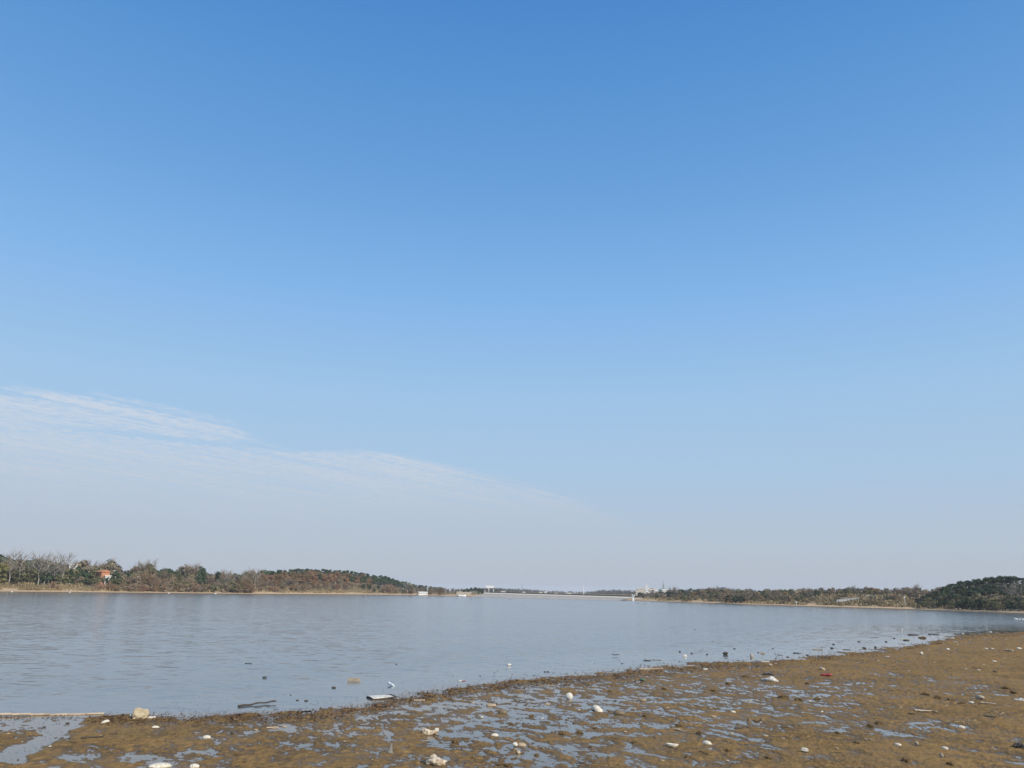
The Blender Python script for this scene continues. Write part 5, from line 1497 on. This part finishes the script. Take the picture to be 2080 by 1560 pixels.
for kd, mat, desc, lst in SMALL:
    for x, y, w in lst:
        put(kd, x, y, w * (.8 if mat is SHELLW else 1), mat, desc=desc, zs=.6 if kd == 'shell' else 1.0, ang=jt(.6), tilt=jt(.15), seed=int(x * 3 + y) % 37, **({'th': .045} if kd == 'stick' else {}))
REFS = [(i[0], i[1], i[2]) for i in ITEMS if i[2]]
seen = {i[3].get('label') for i in ITEMS}
def side(dx_, dy_):
    if abs(dx_) > abs(dy_) * 1.6:
        return 'left of' if dx_ < 0 else 'right of'
    return 'in front of' if dy_ > 0 else 'behind'
for px, py, ref, o, desc in ITEMS:
    if desc is None: continue
    near = sorted(REFS, key=lambda q: math.hypot(q[0] - px, (q[1] - py) * 2.2))
    a, b_ = near[0], near[1]
    d = math.hypot(a[0] - px, (a[1] - py) * 2.2)
    far_ = 'just ' if d < 35 else ('' if d < 80 else 'well ')
    lb = f'{desc} {far_}{side(px - a[0], py - a[1])} {a[2]}'
    k = 1
    while lb in seen and k < 6:
        b_ = near[k]; lb = f'{desc} {side(px - a[0], py - a[1])} {a[2]}, {side(px - b_[0], py - b_[1])} {b_[2]}'; k += 1
    seen.add(lb)
    tag(o, lb, None, {'small white shell': 'small white shells over the mud', 'small tan shell': 'small tan shells over the mud', 'small dark stone': 'small dark stones along the shore', 'short dark twig': 'short dark twigs over the mud',
                      'small mud clod': 'small clods on the mud', 'small pale leaf': 'small pale leaves on the mud'}[desc])

# ------------------------------------------------------------------ wrack: leaves and bits nobody could count
def flakes(name, px, py, size, tone, mat, lift=.006, curl=.5, onwater=False, seed=1):
    rng = np.random.default_rng(seed)
    px, py = np.asarray(px), np.asarray(py)
    a = np.stack([np.array(RV) * 0 + np.array(RV)] * 1)
    v = (px - CX)[:, None] * np.array(RV) + (CY - py)[:, None] * np.array(UV) + FPX * np.array(FD)
    t = -HC / v[:, 2]
    x, y = v[:, 0] * t, v[:, 1] * t
    z = np.maximum(mud_height(x, y), 0.0)
    n = len(x)
    th = rng.uniform(0, 6.283, n); L_ = size; Wd = size * rng.uniform(.2, .5, n)
    ax = np.stack([np.cos(th), np.sin(th), rng.normal(0, .07, n)], 1); bx = np.stack([-np.sin(th), np.cos(th), rng.normal(0, .12, n)], 1)
    c = np.stack([x, y, z + lift + np.abs(rng.normal(0, .5, n)) * size * .11], 1)
    up = np.array((0, 0, 1.0)) * (size * curl * .5 * rng.uniform(-.2, 1, n))[:, None]
    V = np.stack([c - ax * L_[:, None] * .5 + up * .6, c - bx * Wd[:, None] * .5, c + bx * Wd[:, None] * .5, c + ax * L_[:, None] * .5 + up], 1).reshape(-1, 3)
    base_ = np.arange(n)[:, None] * 4
    F = np.concatenate([base_ + np.array((0, 1, 2)), base_ + np.array((1, 3, 2))])
    return npmesh(name, V, F, [mat], False, np.repeat(np.clip(tone + rng.normal(0, .2, n), 0, 1), 4))
WRACKM = foliage('wrack_leaves', (0.032, 0.019, 0.010), (0.27, 0.150, 0.066), 0, .8)
BITM = foliage('mud_bits', (0.05, 0.035, 0.02), (0.26, 0.19, 0.105), 0, .75)
rng = np.random.default_rng(17)
sx = np.array([p[0] for p in SHORE], float); sy = np.array([p[1] for p in SHORE], float)
n = 24000
px = rng.uniform(-80, 2120, n)
cl = perlin(px * .02, px * 0, 5) + .6 * perlin(px * .07, px * 0, 6)
off = rng.normal(5, 6.5, n) * (1 - .55 * sstep(1300, 2000, px)) + 3
py = np.interp(px, sx, sy) + off
keep = rng.uniform(-.4, .6, n) < cl + .2 * (px > 180)
keep &= ~((px < 165) & (py > 1462))
px, py = px[keep], py[keep]
yh = 1204 + .02 * (px - 1040)
D = HC * FPX / (py - yh)
size = rng.uniform(2.5, 9.0, len(px)) / FPX * D * (1 - .4 * sstep(1000, 2000, px))
tag(link('wrack_leaves', flakes('wrack_leaves', px, py, size, rng.choice((.0, .25, .5, .95), len(px), p=(.34, .3, .22, .14)), WRACKM, seed=2)), 'dark rotting leaves washed up along the water edge', kind='stuff')
n = 11000
px = rng.uniform(-40, 2120, n); py0 = np.interp(px, sx, sy)
py = py0 + rng.gamma(1.3, 60, n) + 4
cl = fbm(px * .009, py * .03, 3, .6, 44)
keep = (py < 1600) & (cl > rng.uniform(-1.0, 1.3, n))
px, py = px[keep], py[keep]
D = HC * FPX / (py - (1204 + .02 * (px - 1040)))
size = rng.uniform(2.0, 6.5, len(px)) / FPX * D
tag(link('mud_bits', flakes('mud_bits', px, py, size, rng.choice((.0, .2, .5, 1.0), len(px), p=(.42, .28, .18, .12)), BITM, seed=3)), 'scattered leaf bits and crumbs on the mud', kind='stuff')
n = 1700
px = rng.uniform(300, 2000, n); py = np.interp(px, sx, sy) - rng.gamma(1.2, 11, n) * (1 - .4 * sstep(1300, 1900, px)) - 1
cl = perlin(px * .012, py * .05, 9)
keep = cl > rng.uniform(-.45, .35, n)
px, py = px[keep], py[keep]
D = HC * FPX / (py - (1204 + .02 * (px - 1040)))
size = rng.uniform(2.0, 6.0, len(px)) / FPX * D
tag(link('floating_bits', flakes('floating_bits', px, py, size, np.full(len(px), .05), WRACKM, .004, .5, seed=4)), 'dark specks and leaf bits afloat in the shallows', kind='stuff')

# ------------------------------------------------------------------ air
bm = bmesh.new(); bmesh.ops.create_cube(bm, size=2)
for v in bm.verts: v.co = Vector((v.co.x * 5200, v.co.y * 5200, -1.5 if v.co.z < 0 else 42))
HZ = bpy.data.materials.new('haze_air'); HZ.use_nodes = True
nt = HZ.node_tree
nt.nodes.remove(nt.nodes['Principled BSDF'])
pv = nt.nodes.new('ShaderNodeVolumePrincipled')
pv.inputs['Color'].default_value = (0.93, 0.96, 1.0, 1)
pv.inputs['Density'].default_value = 0.00026
pv.inputs['Anisotropy'].default_value = 0.0
nt.links.new(pv.outputs[0], nt.nodes['Material Output'].inputs['Volume'])
tag(link('haze', bm_mesh('haze', bm, [HZ])), 'thin pale haze over the whole lake', kind='stuff')
